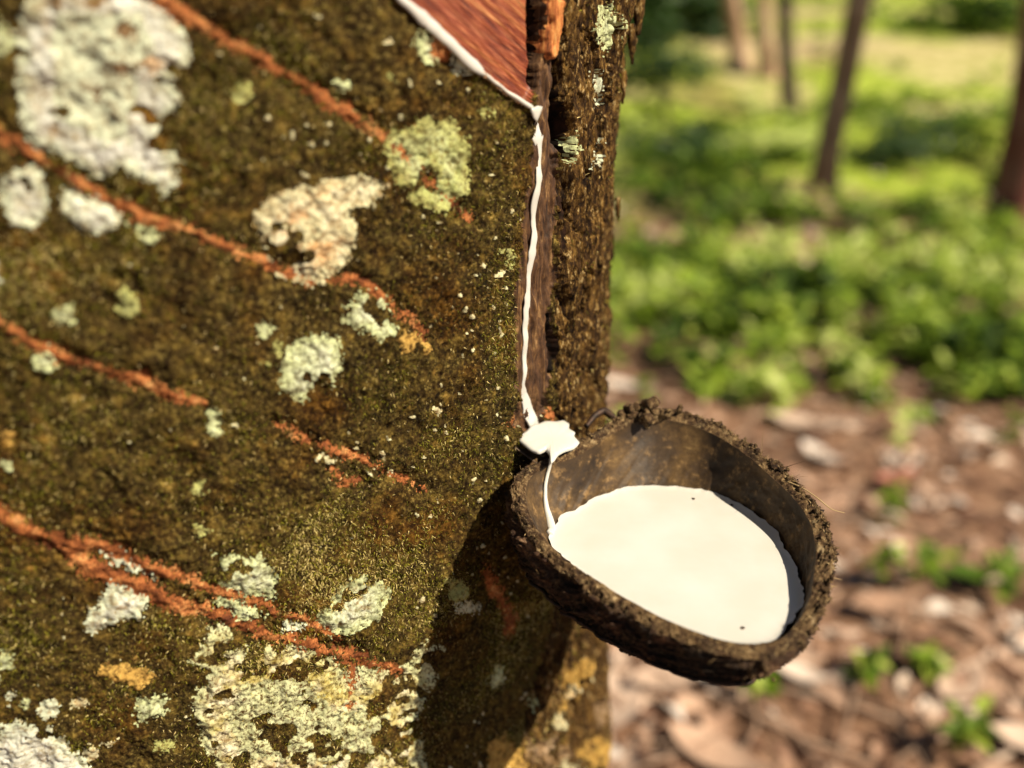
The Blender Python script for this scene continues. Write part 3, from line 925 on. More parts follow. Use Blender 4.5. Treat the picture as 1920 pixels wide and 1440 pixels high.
# loose husk fibres on the rim and shell
def fibres(n, seed, lmin, lmax, region):
    rg = np.random.default_rng(seed)
    Vs = []; Fs = []; tn = []
    RO = np.array(rowsO); RR = np.array(rowsR)
    cw = np.clip((math.cos(R(95)) - 0) * 0 + sstep(-0.15, 0.6, np.cos(ang - R(38))), 0.03, 1); cw /= cw.sum()
    o = 0
    for i in range(n):
        j = int(rg.choice(NA, p=cw))
        if region == 'rim':
            k = rg.integers(0, 4); p = RR[k, j]; nn = np.array([ca[j] * 0.35, sa_[j] * 0.35, 1.0])
        else:
            k = int(rg.integers(0, 26)); p = RO[k, j]; nn = np.array([ca[j], sa_[j], 0.25 - k * 0.02])
        tgv = np.array([-sa_[j], ca[j], 0.0]) * rg.choice([-1, 1])
        d = nn * rg.uniform(0.0, 0.5) + tgv * rg.uniform(0.3, 1.2) + rg.normal(0, 0.25, 3)
        d /= np.linalg.norm(d)
        ln = rg.uniform(lmin, lmax); wd = rg.uniform(0.00012, 0.00028)
        sdv = np.cross(d, rg.normal(size=3)); sdv /= np.linalg.norm(sdv)
        cv = rg.normal(0, 0.35, 3) * ln
        prev = None
        for q_ in range(5):
            t = q_ / 4
            c_ = p + d * ln * t + cv * t * t * 0.5
            Vs += [c_ - sdv * wd * (1 - t * 0.8), c_ + sdv * wd * (1 - t * 0.8)]
            if q_: Fs.append((o + 2 * q_ - 2, o + 2 * q_ - 1, o + 2 * q_ + 1, o + 2 * q_))
        o += 10
        tn += [float(np.clip(rg.normal(0.5, 0.25), 0, 1))] * 10
    return np.array(Vs), np.array(Fs), tn
MFIB = mat_attr_ramp('husk_fibre', [(0.0, (0.04, 0.022, 0.01)), (0.5, (0.2, 0.12, 0.05)), (1.0, (0.55, 0.40, 0.20))], 0.7, 0.3, 0.2)
Va, Fa, ta = fibres(900, 3, 0.001, 0.0030, 'rim')
Vb, Fb, tb = fibres(420, 4, 0.002, 0.006, 'shell')
Vc_, Fc_, tc_ = fibres(16, 8, 0.006, 0.012, 'rim')
hq = [to_plane(1470, 905, 'rim') + [0, 0, .001], to_plane(1500, 925, 'rim') + [0, 0, .003], to_plane(1530, 950, 'rim') + [0, 0, .004], to_plane(1556, 968, 'rim') + [0, 0, .003], to_plane(1582, 970, 'rim') + [0, 0, .002]]
hq, hw_ = dense(hq, [.0006, .0005, .0005, .0004, .0002], 6)
hv, hf = tube(hq, hw_, 5)
mesh_np('loose_fibre', hv, hf, MFIB, cup, attrs={'tone': np.full(len(hv), 0.95)})
fo = mesh_np('husk_fibres', np.concatenate([Va, Vb, Vc_]), np.concatenate([Fa, Fb + len(Va), Fc_ + len(Va) + len(Vb)]), MFIB, cup, False, {'tone': ta + tb + tc_})
fo['kind'] = 'stuff'

# crumbs / ragged lumps of dried husk and latex on the rim
def crumb_mesh(cs, seed):
    rg = np.random.default_rng(seed)
    import bmesh
    bm = bmesh.new(); bmesh.ops.create_icosphere(bm, subdivisions=2, radius=1)
    bv = np.array([v.co[:] for v in bm.verts]); bf = np.array([[v.index for v in f.verts] for f in bm.faces]); bm.free()
    Vs = []; Fs = []; o = 0
    for p, r in cs:
        n = 1 + 0.45 * (vnoise(bv[:, 0] * 2.2 + rg.uniform(0, 99), bv[:, 1] * 2.2 + bv[:, 2] * 1.7, 5) - 0.5) * 2
        s = rg.uniform(0.6, 1.3, 3)
        a = rg.uniform(0, 6.28); Rz = np.array([[math.cos(a), -math.sin(a), 0], [math.sin(a), math.cos(a), 0], [0, 0, 1]])
        Vs.append((bv * n[:, None] * s * r) @ Rz.T + p); Fs.append(bf + o); o += len(bv)
    return np.concatenate(Vs), np.concatenate(Fs)
rg = np.random.default_rng(77)
cs = []
CW = np.clip(sstep(-0.35, 0.5, np.cos(ang - R(38))), 0.06, 1); CW /= CW.sum()
for i in range(230):
    j = int(rg.choice(NA, p=CW))
    k = rg.integers(0, len(rowsR) - 7)
    p = rowsR[k][j] + rg.normal(0, 0.0006, 3)
    cs.append((p, 0.0004 + 0.0010 * rg.random() ** 2.5))
for i in range(90):      # outer face below the rim
    j = int(rg.choice(NA, p=CW)); k = int(abs(rg.normal(0, 11)))
    cs.append((rowsO[k][j], 0.0006 + 0.0015 * rg.random() ** 2))
for i in range(38):       # the big ragged lump at the back of the rim
    t = rg.normal(0, 1, 3)
    pp = to_plane(1205, 785, 'rim')
    cs.append((pp + t * np.array([0.0060, 0.0020, 0.0022]) + [0, 0, 0.0022], rg.uniform(0.0009, 0.0028)))
for i in range(11):       # husk tuft at the lowest near corner
    pp = to_plane(1440, 1250, 'rim')
    cs.append((pp + rg.normal(0, 1, 3) * np.array([0.003, 0.0015, 0.0022]) - [0, 0, 0.002], rg.uniform(0.0006, 0.0018)))
V, Fc = crumb_mesh(cs, 1)
co = mesh_np('rim_crust', V, Fc, mrim.m, cup); co['kind'] = 'stuff'

# ------------------------------------------------------------------ latex in the cup
NP = 40
rows = []
for k in range(NP + 1):
    t = k / NP
    edge = np.exp(-((1 - t) * 0.05 / 0.0012)**1.0)       # meniscus
    wv = per(6, 0, 231, 3)
    rr = (r_pool - 0.0003 + 0.0022 * wv * t**8) * t
    z = np.full(NA, ZPOOL) + 0.0007 * edge + 0.00010 * t * per(3.0, k * 0.02, 232, 2)
    rows.append(ring(rr, z))
V, q = rows_mesh(rows[::-1], False)
tag(mesh_np('latex_pool', V, q[:, ::-1], MLX), 'pool of creamy white latex lying inside the coconut shell', 'latex')
# trickle down the inside of the cup, under the spout
def cup_wall(px, py):
    """where the camera ray meets the inner wall (march)"""
    RI = np.array(rowsI[:31]).reshape(-1, 3)
    x, y = project(RI)
    near = np.argsort(np.hypot(x - px, y - py))[:4]
    return RI[near].mean(0)
# spout: a folded metal lip pushed into the bark, running out over the rim
sA, zA_ = pix2sz(1003, 800)
pA, nA = surf_at(sA, zA_)
print('spout root', pA, nA, 'cup', CUPC)
tipd = to_plane(1032, 858, 'rim')
tip = CAM + (tipd - CAM) * 0.985
axis_v = tip - (pA - nA * 0.008); ln = np.linalg.norm(axis_v); axd = axis_v / ln
lat = np.cross(axd, [0, 0, 1]); lat /= np.linalg.norm(lat)
upv = np.cross(lat, axd)
def spout_grid(nu, nv, half, curve, z0, u0=0.0, u1=1.0, jag=0.0, flare=1.0, seed=0):
    rows = []
    for i in range(nu + 1):
        t = u0 + (u1 - u0) * i / nu
        base = (pA - nA * 0.008) + axis_v * t
        hw = half * (1.0 + 0.35 * math.sin(min(1, t * 1.15) * math.pi)) * (1 - 0.62 * max(0, t - 0.55) / 0.45) * flare
        row = []
        for j in range(nv + 1):
            v = -1 + 2 * j / nv
            jg = 1 + jag * (float(vnoise(np.array([i * 0.8]), np.array([(j > nv / 2) * 9.0 + seed]), 3)[0]) - 0.5)
            row.append(base + lat * v * hw * jg + upv * (z0 + curve * v * v * hw - 0.004 * t * t))
        rows.append(row)
    return np.array(rows)
def slab(G, th):
    a, b = G.shape[:2]
    top = G.reshape(-1, 3); bot = (G - upv * th).reshape(-1, 3)
    n = a * b; Fq = []
    ix = np.arange(n).reshape(a, b)
    for i in range(a - 1):
        for j in range(b - 1):
            q = (ix[i, j], ix[i + 1, j], ix[i + 1, j + 1], ix[i, j + 1])
            Fq.append(q); Fq.append(tuple(n + k for k in q[::-1]))
    bd = [ix[0, j] for j in range(b)] + [ix[i, b - 1] for i in range(1, a)] + [ix[a - 1, j] for j in range(b - 2, -1, -1)] + [ix[i, 0] for i in range(a - 2, 0, -1)]
    for k in range(len(bd)):
        p, q = bd[k], bd[(k + 1) % len(bd)]
        Fq.append((p, q, n + q, n + p))
    return np.concatenate([top, bot]), np.array(Fq)
msp = M('tarnished_metal', 0.5, 0.4)
msp.b.inputs['Metallic'].default_value = 0.6
msp.color(msp.ramp(msp.noise(200, 5, 0.7), [(0.35, (0.03, 0.022, 0.018)), (0.6, (0.12, 0.08, 0.055)), (0.8, (0.25, 0.19, 0.14))]))
spout = empty('spout', tuple(float(v) for v in pA))
tag(spout, 'small bent metal lip driven into the bark above the cup, coated in white latex', 'spout')
G = spout_grid(24, 10, 0.0078, 0.30, -0.0022)
V, q = slab(G, 0.0009); mesh_np('spout_plate', V, q, msp.m, spout)
# latex coat: heaped sheet with rounded, wavy border
rowsL = []
bx = fbm(np.cos(ang) * 2.2 + 9, np.sin(ang) * 2.2 + 9, 301, 4, 0.6)
SPOL = [(964, 819), (983, 812), (994, 800), (1008, 796), (1022, 790), (1044, 791), (1056, 788), (1068, 796), (1066, 804), (1079, 812), (1076, 819), (1088, 831), (1078, 841), (1060, 846), (1047, 853), (1040, 864), (1032, 870), (1030, 853), (1024, 844), (1010, 851), (994, 845), (978, 832)]
def on_spout(px, py):
    d = ray(px, py); p0 = (pA + nA * 0.003); t = (p0 - CAM) @ upv / (d @ upv)
    return CAM + d * t
sp3 = np.array([on_spout(x, y) for x, y in SPOL]); cen = sp3.mean(0)
print('spout latex extents', np.ptp(sp3, axis=0), 'dist', np.linalg.norm(sp3 - CAM, axis=1).round(3))
t = np.linspace(0, len(SPOL), 121)[:-1]
loop = np.stack([np.interp(t, range(len(SPOL) + 1), np.append(sp3[:, i], sp3[0, i])) for i in range(3)], -1)
for _ in range(2): loop = (np.roll(loop, 1, 0) + 2 * loop + np.roll(loop, -1, 0)) / 4
KR = 12; Vl = []
for k in range(KR + 1):
    f = k / KR
    h = 0.0010 * math.sqrt(max(0, 1 - f**4)) + 0.0003
    nz = fbm(loop[:, 0] * 300 + f * 2, loop[:, 1] * 300 + loop[:, 2] * 200, 9, 3)
    ring_ = cen + (loop - cen) * f + upv * (h + 0.00012 * nz[:, None] * f)
    Vl.append(ring_)
Vl.append(cen + (loop - cen) * 0.96 - upv * 0.0008)
Vl = np.array(Vl); nL = len(loop)
ix = np.arange(Vl.shape[0] * nL).reshape(-1, nL); nx = np.roll(ix, -1, 1)
q = np.stack([ix[:-1], ix[1:], nx[1:], nx[:-1]], -1).reshape(-1, 4)
mesh_np('latex_coat', Vl.reshape(-1, 3), q, MLX, spout)

tp_ = [on_spout(1034, 860) - upv * 0.0003, on_spout(1034, 860) * 0.35 + cup_wall(1030, 874) * 0.65]
W_ = [0.0022, 0.0014]
for (x, y, w_) in ((1026, 888, 7), (1022, 910, 7), (1021, 935, 8), (1024, 955, 11), (1030, 975, 15), (1034, 995, 19), (1038, 1006, 22)):
    tp_.append(cup_wall(x, y) + np.array([0.0002, -0.0004, 0.0006])); W_.append(w_ / 4700)
P_, W2 = dense(tp_, W_)
V, Fc = tube(P_, W2, 10, 0.7)
tag(mesh_np('latex_trickle', V, Fc, MLX), 'thread of white latex dripping from the spout down the inside of the coconut shell', 'latex')

# wire hoop that holds the cup against the trunk
mw = M('rusty_wire', 0.6, 0.4); mw.b.inputs['Metallic'].default_value = 0.5
mw.color(mw.ramp(mw.noise(300, 4, 0.6), [(0.4, (0.012, 0.009, 0.008)), (0.7, (0.07, 0.035, 0.02))]))
P = []
for t in np.linspace(0, 1, 40):
    j = int((0.30 + 0.62 * t) * NA) % NA
    P.append(rowsO[14][j] + np.array([ca[j], sa_[j], 0]) * 0.0022)
wire = []
a1 = np.arctan2(0.39 - CUPC[1], 0.0 - CUPC[0])
K0 = []
for t in np.linspace(0, 2 * math.pi, 160, endpoint=True):
    j = int(t / (2 * math.pi) * NA) % NA
    K0.append(rowsO[34][j] + np.array([ca[j], sa_[j], 0]) * 0.0012)
hoop = tube(K0, [0.0016] * len(K0), 8)
jb = int((math.atan2(0.04, -0.06) + math.pi) / (2 * math.pi) * NA) % NA
st0 = rowsO[34][jb]
stem = [st0, st0 + np.array([-0.012, 0.010, 0.0]), st0 + np.array([-0.028, 0.024, 0.002]), st0 + np.array([-0.05, 0.04, 0.004])]
Q, Wq = dense(stem, [0.0016] * 4)
Vh, Fh = joined([hoop, tube(Q, Wq, 8)])
hb = [to_plane(1100, 812, 'rim') + [0, 0.004, 0.001], to_plane(1118, 806, 'rim') + [0, 0.008, 0.003], to_plane(1135, 800, 'rim') + [0, 0.009, 0.0035], to_plane(1158, 802, 'rim') + [0, 0.006, 0.001], to_plane(1175, 798, 'rim') + [0, 0.001, -0.003]]
Q, Wq = dense(hb, [0.002, 0.003, 0.0034, 0.003, 0.002])
Vh, Fh = joined([(Vh, Fh), tube(Q, Wq, 8)])
tag(mesh_np('wire_holder', Vh, Fh, mw.m), 'dark bent wire loop holding the coconut shell against the trunk', 'wire')

# ------------------------------------------------------------------ ground
def gh(x, y):
    x = np.asarray(x, float); y = np.asarray(y, float)
    d = np.maximum(0, y - 4.0)
    h = 0.105 * d * d / (d + 2.5) + 0.012 * np.minimum(np.maximum(0, x), 30) * np.clip(d / 4, 0, 1)
    h = np.where(y > 30, np.minimum(h, 4.0 + 0 * h), h)
    return h + 0.035 * fbm(x * 0.9 + 40, y * 0.9 + 40, 401, 4) + 0.16 * fbm(x * 0.22 + 9, y * 0.22 + 9, 402, 3) * np.clip((y - 2.5) / 4, 0, 1)
def px_ground(px, py):
    d = ray(px, py)
    lo, t = 0.2, 0.2
    while t < 60:
        p = CAM + d * t
        if p[2] < float(gh(p[0], p[1])): break
        t += 0.01 + t * 0.004
    return CAM + d * t
gx = np.concatenate([-np.geomspace(250, 6, 24), np.arange(-5.8, 12, 0.07), np.geomspace(12, 250, 24)])
gy = np.concatenate([-np.geomspace(250, 3, 18), np.arange(-2.9, 0, 0.2), np.arange(0, 7, 0.05), np.arange(7, 22, 0.12), np.geomspace(22, 300, 24)])
X, Y = np.meshgrid(gx, gy)
Zg = gh(X, Y) + 0.006 * fbm(X * 16, Y * 16, 404, 3)
ix = np.arange(X.size).reshape(X.shape)
q = np.stack([ix[:-1, :-1], ix[:-1, 1:], ix[1:, 1:], ix[1:, :-1]], -1).reshape(-1, 4)
mg = M('forest_floor', 0.95, 0.1)
sep = mg.t.nodes.new('ShaderNodeSeparateXYZ'); mg.link(mg.tc.outputs['Object'], sep.inputs[0])
n1 = mg.noise(1.1, 5, 0.6); n2 = mg.noise(9, 5, 0.65); n3 = mg.noise(60, 4, 0.7)
soil = mg.ramp(n2, [(0.3, (0.08, 0.036, 0.022)), (0.5, (0.22, 0.115, 0.07)), (0.7, (0.40, 0.25, 0.165))])
soil = mg.mix(0.4, soil, mg.ramp(n3, [(0.35, (0.05, 0.028, 0.018)), (0.6, (0.26, 0.16, 0.10)), (0.75, (0.48, 0.34, 0.24))]))
grn = mg.ramp(n2, [(0.3, (0.07, 0.11, 0.009)), (0.5, (0.24, 0.31, 0.028)), (0.7, (0.50, 0.54, 0.11))])
ntan = mg.noise(0.55, 4, 0.55, sc3=(0.5, 1.2, 1))
grn = mg.mix(mg.ramp(ntan, [(0.5, 0.0), (0.6, 0.85)]), grn, (0.48, 0.36, 0.22))
yr = mg.t.nodes.new('ShaderNodeMapRange'); mg.link(sep.outputs[1], yr.inputs[0])
yr.inputs[1].default_value = 2.6; yr.inputs[2].default_value = 4.6
add = mg.t.nodes.new('ShaderNodeMath'); add.operation = 'MULTIPLY_ADD'; mg.link(n1, add.inputs[0]); add.inputs[1].default_value = 1.4; add.inputs[2].default_value = -0.95
ad2 = mg.t.nodes.new('ShaderNodeMath'); ad2.operation = 'ADD'; mg.link(add.outputs[0], ad2.inputs[0]); mg.link(yr.outputs[0], ad2.inputs[1])
mk = mg.ramp(ad2.outputs[0], [(0.35, 0.0), (0.75, 1.0)])
cg = mg.mix(mk, soil, grn)
sfac = mg.mix(0.45, mg.attr('soil'), mg.ramp(n2, [(0.42, 0.0), (0.6, 1.0)]), 'MULTIPLY')
cg = mg.mix(sfac, cg, mg.ramp(n2, [(0.35, (0.22, 0.24, 0.05)), (0.5, (0.42, 0.36, 0.15)), (0.66, (0.60, 0.50, 0.28))]))
mg.color(cg)
mg.bump(n3, 0.02, 0.6)
GPX, GPY = project(np.stack([X, Y, Zg], -1))
gw = fbm(X * 1.3, Y * 1.3, 451, 3) * 34
soilz = np.full(X.shape, -50.0)
for pl in ([(1590, 78), (1760, 84), (1990, 76), (2100, 150), (1900, 172), (1740, 158), (1630, 128)], [(1320, 105), (1420, 92), (1510, 150), (1560, 205), (1420, 200), (1340, 150)],
           [(1230, 428), (1400, 425), (1600, 458), (1800, 505), (2000, 510), (2000, 545), (1780, 540), (1560, 500), (1380, 465), (1240, 455)]):
    soilz = np.maximum(soilz, polygon(pl, GPX + gw, GPY + gw * 0.35))
soilz = np.where(Y > 2.2, sstep(-6, 8, soilz), 0)
tag(mesh_np('ground', np.stack([X, Y, Zg], -1).reshape(-1, 3), q, mg.m, attrs={'soil': soilz.reshape(-1)}), kind='structure')

# ------------------------------------------------------------------ leaves
def leaf_batch(P, yaw, pitch, roll, size, aspect, cup_, tone, nseg=4):
    """each leaf: pointed oval, folded along its midrib. P = leaf base"""
    n = len(P)
    ts = np.linspace(0, 1, nseg + 1)
    prof = np.sin(np.pi * ts ** 0.75) ** 1.15
    prof[0] = 0.05; prof[-1] = 0.02
    cy, sy = np.cos(yaw), np.sin(yaw)
    cp, sp = np.cos(pitch), np.sin(pitch)
    Fv = np.stack([cy * cp, sy * cp, sp], -1)
    Sv = np.stack([-sy, cy, np.zeros(n)], -1)
    Uv = np.cross(Fv, Sv)
    S2 = Sv * np.cos(roll)[:, None] + Uv * np.sin(roll)[:, None]
    U2 = np.cross(Fv, S2)
    V = np.zeros((n, (nseg + 1) * 3, 3))
    for i, t in enumerate(ts):
        c = P + Fv * (size * t)[:, None] + U2 * (size * cup_ * (t * t - t) * 1.0)[:, None]
        hw = (size * aspect * prof[i] / 2)[:, None]
        V[:, i * 3] = c - S2 * hw + U2 * hw * 0.35
        V[:, i * 3 + 1] = c
        V[:, i * 3 + 2] = c + S2 * hw + U2 * hw * 0.35
    b = []
    for i in range(nseg):
        a = i * 3
        b += [(a, a + 1, a + 4, a + 3), (a + 1, a + 2, a + 5, a + 4)]
    b = np.array(b)
    k = (nseg + 1) * 3
    Fq = (np.arange(n)[:, None, None] * k + b[None]).reshape(-1, 4)
    return V.reshape(-1, 3), Fq, np.repeat(tone, k)

MLIT = mat_attr_ramp('dry_leaf', [(0.0, (0.04, 0.020, 0.012)), (0.25, (0.12, 0.052, 0.028)), (0.5, (0.32, 0.175, 0.11)), (0.7, (0.50, 0.32, 0.22)), (0.88, (0.64, 0.48, 0.375)), (1.0, (0.76, 0.66, 0.58))], 0.65, 0.35, 0.12, 30)
MGRN = mat_attr_ramp('green_leaf', [(0.0, (0.020, 0.042, 0.005)), (0.25, (0.075, 0.14, 0.011)), (0.5, (0.20, 0.30, 0.022)), (0.75, (0.38, 0.48, 0.055)), (1.0, (0.62, 0.68, 0.24))], 0.55, 0.25, 0.42)
MDRK = mat_attr_ramp('crown_leaf', [(0.0, (0.02, 0.045, 0.010)), (0.5, (0.05, 0.10, 0.020)), (1.0, (0.13, 0.20, 0.045))], 0.45, 0.4, 0.3)

def in_view_x(y): return 0.62 * y + 0.5
rg = np.random.default_rng(5)
# leaf litter
n = 17000
y = rg.uniform(0.35, 5.2, n); x = rg.uniform(-1.6, 1, n) * 0 + rg.uniform(-0.5, 1.0, n) * (0.75 * y + 0.7)
dn = fbm(x * 1.6, y * 1.6, 412, 3)
k = (rg.random(n) < np.clip(1.25 - (y - 2.0) / 2.4, 0.12, 1) * (0.8 + 0.5 * dn))
dist_tr = np.hypot(x - ECEN[0], y - ECEN[1])
k |= (rg.random(n) < 0.9) & (np.abs(y - 3.38 + 0.22 * (x - 1.2)) < 0.2)
k &= dist_tr > 0.30
x, y = x[k], y[k]; n = len(x)
sz = rg.uniform(0.020, 0.070, n) * rg.uniform(0.8, 1.15, n)
P = np.stack([x, y, gh(x, y) + rg.uniform(0.003, 0.014, n)], -1)
V, Fq, tn = leaf_batch(P, rg.uniform(0, 6.28, n), rg.normal(0, 0.14, n), rg.normal(0, 0.3, n), sz, rg.uniform(0.32, 0.6, n), rg.uniform(-0.3, 0.5, n), np.clip(0.06 + rg.beta(2.0, 2.2, n) + 0.30 * fbm(x * 2.6, y * 2.6, 5, 3), 0, 1))
tag(mesh_np('leaf_litter', V, Fq, MLIT, attrs={'tone': tn}), 'layer of dry brown and pinkish fallen leaves covering the soil', 'leaf litter', kind='stuff')
# twigs
Vs = []; Fs = []; o = 0
for i in range(420):
    yy = rg.uniform(0.5, 4.0); xx = rg.uniform(-0.3, 1.0) * (0.7 * yy + 0.5)
    if math.hypot(xx - ECEN[0], yy - ECEN[1]) < 0.36: continue
    a = rg.uniform(0, 6.28); ln_ = rg.uniform(0.08, 0.38)
    pts = [np.array([xx + math.cos(a) * ln_ * t + rg.normal(0, 0.006), yy + math.sin(a) * ln_ * t + rg.normal(0, 0.006), 0]) for t in (0, .25, .5, .75, 1)]
    for p in pts: p[2] = float(gh(p[0], p[1])) + 0.02 + rg.normal(0, 0.004)
    wd = rg.uniform(0.003, 0.010)
    v, f = tube(pts, [wd, wd * .9, wd * .8, wd * .7, wd * .5], 5)
    Vs.append(v); Fs.append(f + o); o += len(v)
mt = M('twig', 0.85, 0.2); mt.color(mt.ramp(mt.noise(5, 3), [(0.35, (0.10, 0.055, 0.035)), (0.6, (0.30, 0.20, 0.14)), (0.75, (0.5, 0.4, 0.32))]))
tag(mesh_np('twig_litter', np.concatenate(Vs), np.concatenate(Fs), mt.m), 'scatter of thin dry twigs among the fallen leaves', 'twigs', kind='stuff')

def plants(px_, py_, hmin, hmax, lmin, lmax, nleaf, seed, bias=0.0):
    """leafy sprigs: returns merged leaf arrays"""
    rg = np.random.default_rng(seed)
    n = len(px_)
    H = rg.uniform(hmin, hmax, n)
    m = nleaf
    X = np.repeat(px_, m); Yv = np.repeat(py_, m); Hh = np.repeat(H, m)
    t = rg.random(n * m) ** 0.7
    yaw = rg.uniform(0, 6.28, n * m)
    lean = np.repeat(rg.normal(0, 0.25, n), m); lean2 = np.repeat(rg.normal(0, 0.25, n), m)
    P = np.stack([X + lean * t * Hh + rg.normal(0, 0.012, n * m), Yv + lean2 * t * Hh + rg.normal(0, 0.012, n * m), gh(X, Yv) + t * Hh], -1)
    sz = rg.uniform(lmin, lmax, n * m)
    base = np.repeat(rg.normal(0, 0.16, n) + 0.75 * fbm(px_ * 2.2, py_ * 2.2, 77, 2), m)
    tone = np.clip(0.5 + bias + base + rg.normal(0, 0.17, n * m), 0, 1)
    return leaf_batch(P, yaw, rg.uniform(-0.5, 0.7, n * m), rg.normal(0, 0.4, n * m), sz, rg.uniform(0.4, 0.7, n * m), rg.uniform(-0.2, 0.6, n * m), tone, 2)

n = 17000
yy = 1.45 + (rg.random(n) ** 1.4) * 15.5; xx = rg.uniform(-0.45, 1.0, n) * (0.72 * yy + 0.6)
dn = fbm(xx * 0.9 + 3, yy * 0.9, 421, 3); d2 = fbm(xx * 0.35 + 30, yy * 0.5, 422, 3)
pr = sstep(1.75, 3.1, yy + 1.2 * dn) * sstep(-0.28, 0.12, dn + 0.10)
pr *= np.where(yy > 5.2, np.clip(0.25 + 1.6 * d2, 0.04, 1), np.clip(0.70 + 1.5 * d2, 0.10, 1) * np.clip((yy - 1.5) / 1.5, 0.12, 1)) * (1 - 0.8 * sstep(0.12, 0.4, fbm(xx * 1.9 + 7, yy * 2.6, 445, 3)))
band = np.exp(-((yy - 3.38 + 0.22 * (xx - 1.2) + 0.10 * fbm(xx * 3, yy, 5, 2)) / 0.13) ** 2)
pr *= 1 - 0.8 * band
ppx, ppy = project(np.stack([xx, yy, gh(xx, yy) + 0.05], -1))
for pl in ([(1590, 70), (1990, 66), (2000, 172), (1740, 158), (1630, 128)], [(1320, 100), (1420, 88), (1510, 150), (1560, 200), (1420, 195), (1340, 150)]):
    pr *= np.where(polygon(pl, ppx, ppy) > 0, 0.22, 1)
for bx_, by_, rr_ in ((1537, 372, 0.16), (1906, 412, 0.22)):
    bp_ = px_ground(bx_, by_)
    pr *= np.where((np.hypot(xx - bp_[0], yy - bp_[1]) < rr_) | ((np.abs(xx - bp_[0]) < 0.12) & (yy < bp_[1]) & (yy > bp_[1] - 0.4)), 0.08, 1)
pr = np.maximum(pr, 0.85 * (yy > 1.45) * np.clip((yy - 1.2) / 1.0, 0.15, 1) * sstep(-0.05, 0.22, fbm(xx * 3.1, yy * 3.1, 433, 3)) * (yy < 3.2))
k = rg.random(n) < pr
xx, yy = xx[k], yy[k]
near_ = yy < 5
Va, Fa, ta = plants(xx[near_], yy[near_], 0.02, 0.13, 0.028, 0.075, 15, 31, 0.05)
Vb, Fb, tb = plants(xx[~near_], yy[~near_], 0.03, 0.12, 0.05, 0.12, 11, 32, 0.14)
tag(mesh_np('ground_cover', np.concatenate([Va, Vb]), np.concatenate([Fa, Fb + len(Va)]), MGRN, attrs={'tone': np.concatenate([ta, tb])}, smooth=False), 'low bright green leafy undergrowth spreading over the plantation floor', 'undergrowth', kind='stuff')

# individual seedlings that stand clear in the litter
SEED = [(1170, 660, .12), (1215, 770, .10), (1400, 700, .13), (1590, 735, .15), (1500, 760, .10), (1740, 690, .16), (1800, 720, .18), (1890, 760, .17), (1870, 860, .12), (1300, 700, .09), (1640, 1100, .11), (1710, 1110, .12), (1660, 1000, .08), (1440, 1310, .09), (1610, 1280, .07), (1880, 1130, .10), (1780, 1420, .10), (1560, 640, .16), (1660, 650, .17), (1720, 1270, .06), (1330, 630, .14), (1840, 640, .18), (1450, 640, .15)]
where = ['beside the left of the coconut rim', 'just left above the coconut rim']
def seedling(i, px_, py_, h, label):
    p = px_ground(px_, py_)
    rgs = np.random.default_rng(900 + i)
    root = empty('seedling', tuple(float(v) for v in p))
    tag(root, label, 'seedling', 'green seedlings in the leaf litter')
    top = p + np.array([rgs.normal(0, .02), rgs.normal(0, .02), h])
    Q, W = dense([p - [0, 0, .01], (p + top) / 2 + rgs.normal(0, .004, 3), top], [.004, .003, .002], 5)
    v, f = tube(Q, W, 6)
    mesh_np('stem', v, f, MGRN, root, attrs={'tone': np.full(len(v), 0.45)})
    m = 20
    t = rgs.uniform(0.3, 1, m)
    P = p + (top - p) * t[:, None]
    v, f, tn = leaf_batch(P, np.arange(m) * 2.4 + rgs.uniform(0, 6), rgs.uniform(-0.4, 0.5, m), rgs.normal(0, .3, m), rgs.uniform(.022, .045, m) * (0.7 + h * 4), rgs.uniform(.4, .6, m), rgs.uniform(0, .5, m), np.clip(rgs.normal(.45, .2, m), 0, 1))
    mesh_np('leaves', v, f, MGRN, root, attrs={'tone': tn})
# labels by place, read left-to-right / top-to-bottom
def place_words(px_, py_):
    hx = 'against the trunk' if px_ < 1250 else 'above the middle of the cup' if px_ < 1420 else 'above the right end of the cup' if px_ < 1600 else 'near the right edge of the picture' if px_ > 1780 else 'between the cup and the right edge'
    return hx
labs = {0: 'tiny green seedling touching the trunk edge where the undergrowth begins', 1: 'small seedling on pale litter just left of the coconut rim lump', 2: 'green seedling on bare litter above the middle of the coconut rim',
        3: 'leafy seedling on the litter above the right part of the cup', 4: 'short seedling between pale leaves above the cup, lower of its pair', 5: 'tall bluish green seedling at the undergrowth border, left one of the far right three', 6: 'tall seedling in the middle of the far right three at the undergrowth border', 7: 'broad seedling at the right picture edge below the undergrowth border',
        8: 'seedling at the right picture edge standing alone among brown leaves', 9: 'low seedling between the trunk and the lump on the coconut rim', 10: 'seedling right of the coconut cup, level with the latex pool', 11: 'seedling right of the cup and left of the big green fallen leaf', 12: 'tiny seedling close to the loose fibre at the right of the cup rim',
        13: 'seedling directly under the lowest point of the coconut cup', 14: 'small yellowish seedling below and right of the coconut cup', 15: 'seedling just under the big green fallen leaf', 16: 'seedling at the bottom picture edge, the lowest one on the right', 17: 'seedling at the undergrowth border straight above the right end of the cup', 18: 'seedling at the undergrowth border, next one right of that above the cup end',
        19: 'smallest seedling among twigs at the lower right', 20: 'seedling at the undergrowth border above the left half of the cup', 21: 'tallest seedling at the undergrowth border near the right picture edge', 22: 'seedling at the undergrowth border above the middle of the cup'}
for i, (a, b, h) in enumerate(SEED): seedling(i, a, b, h, labs[i])

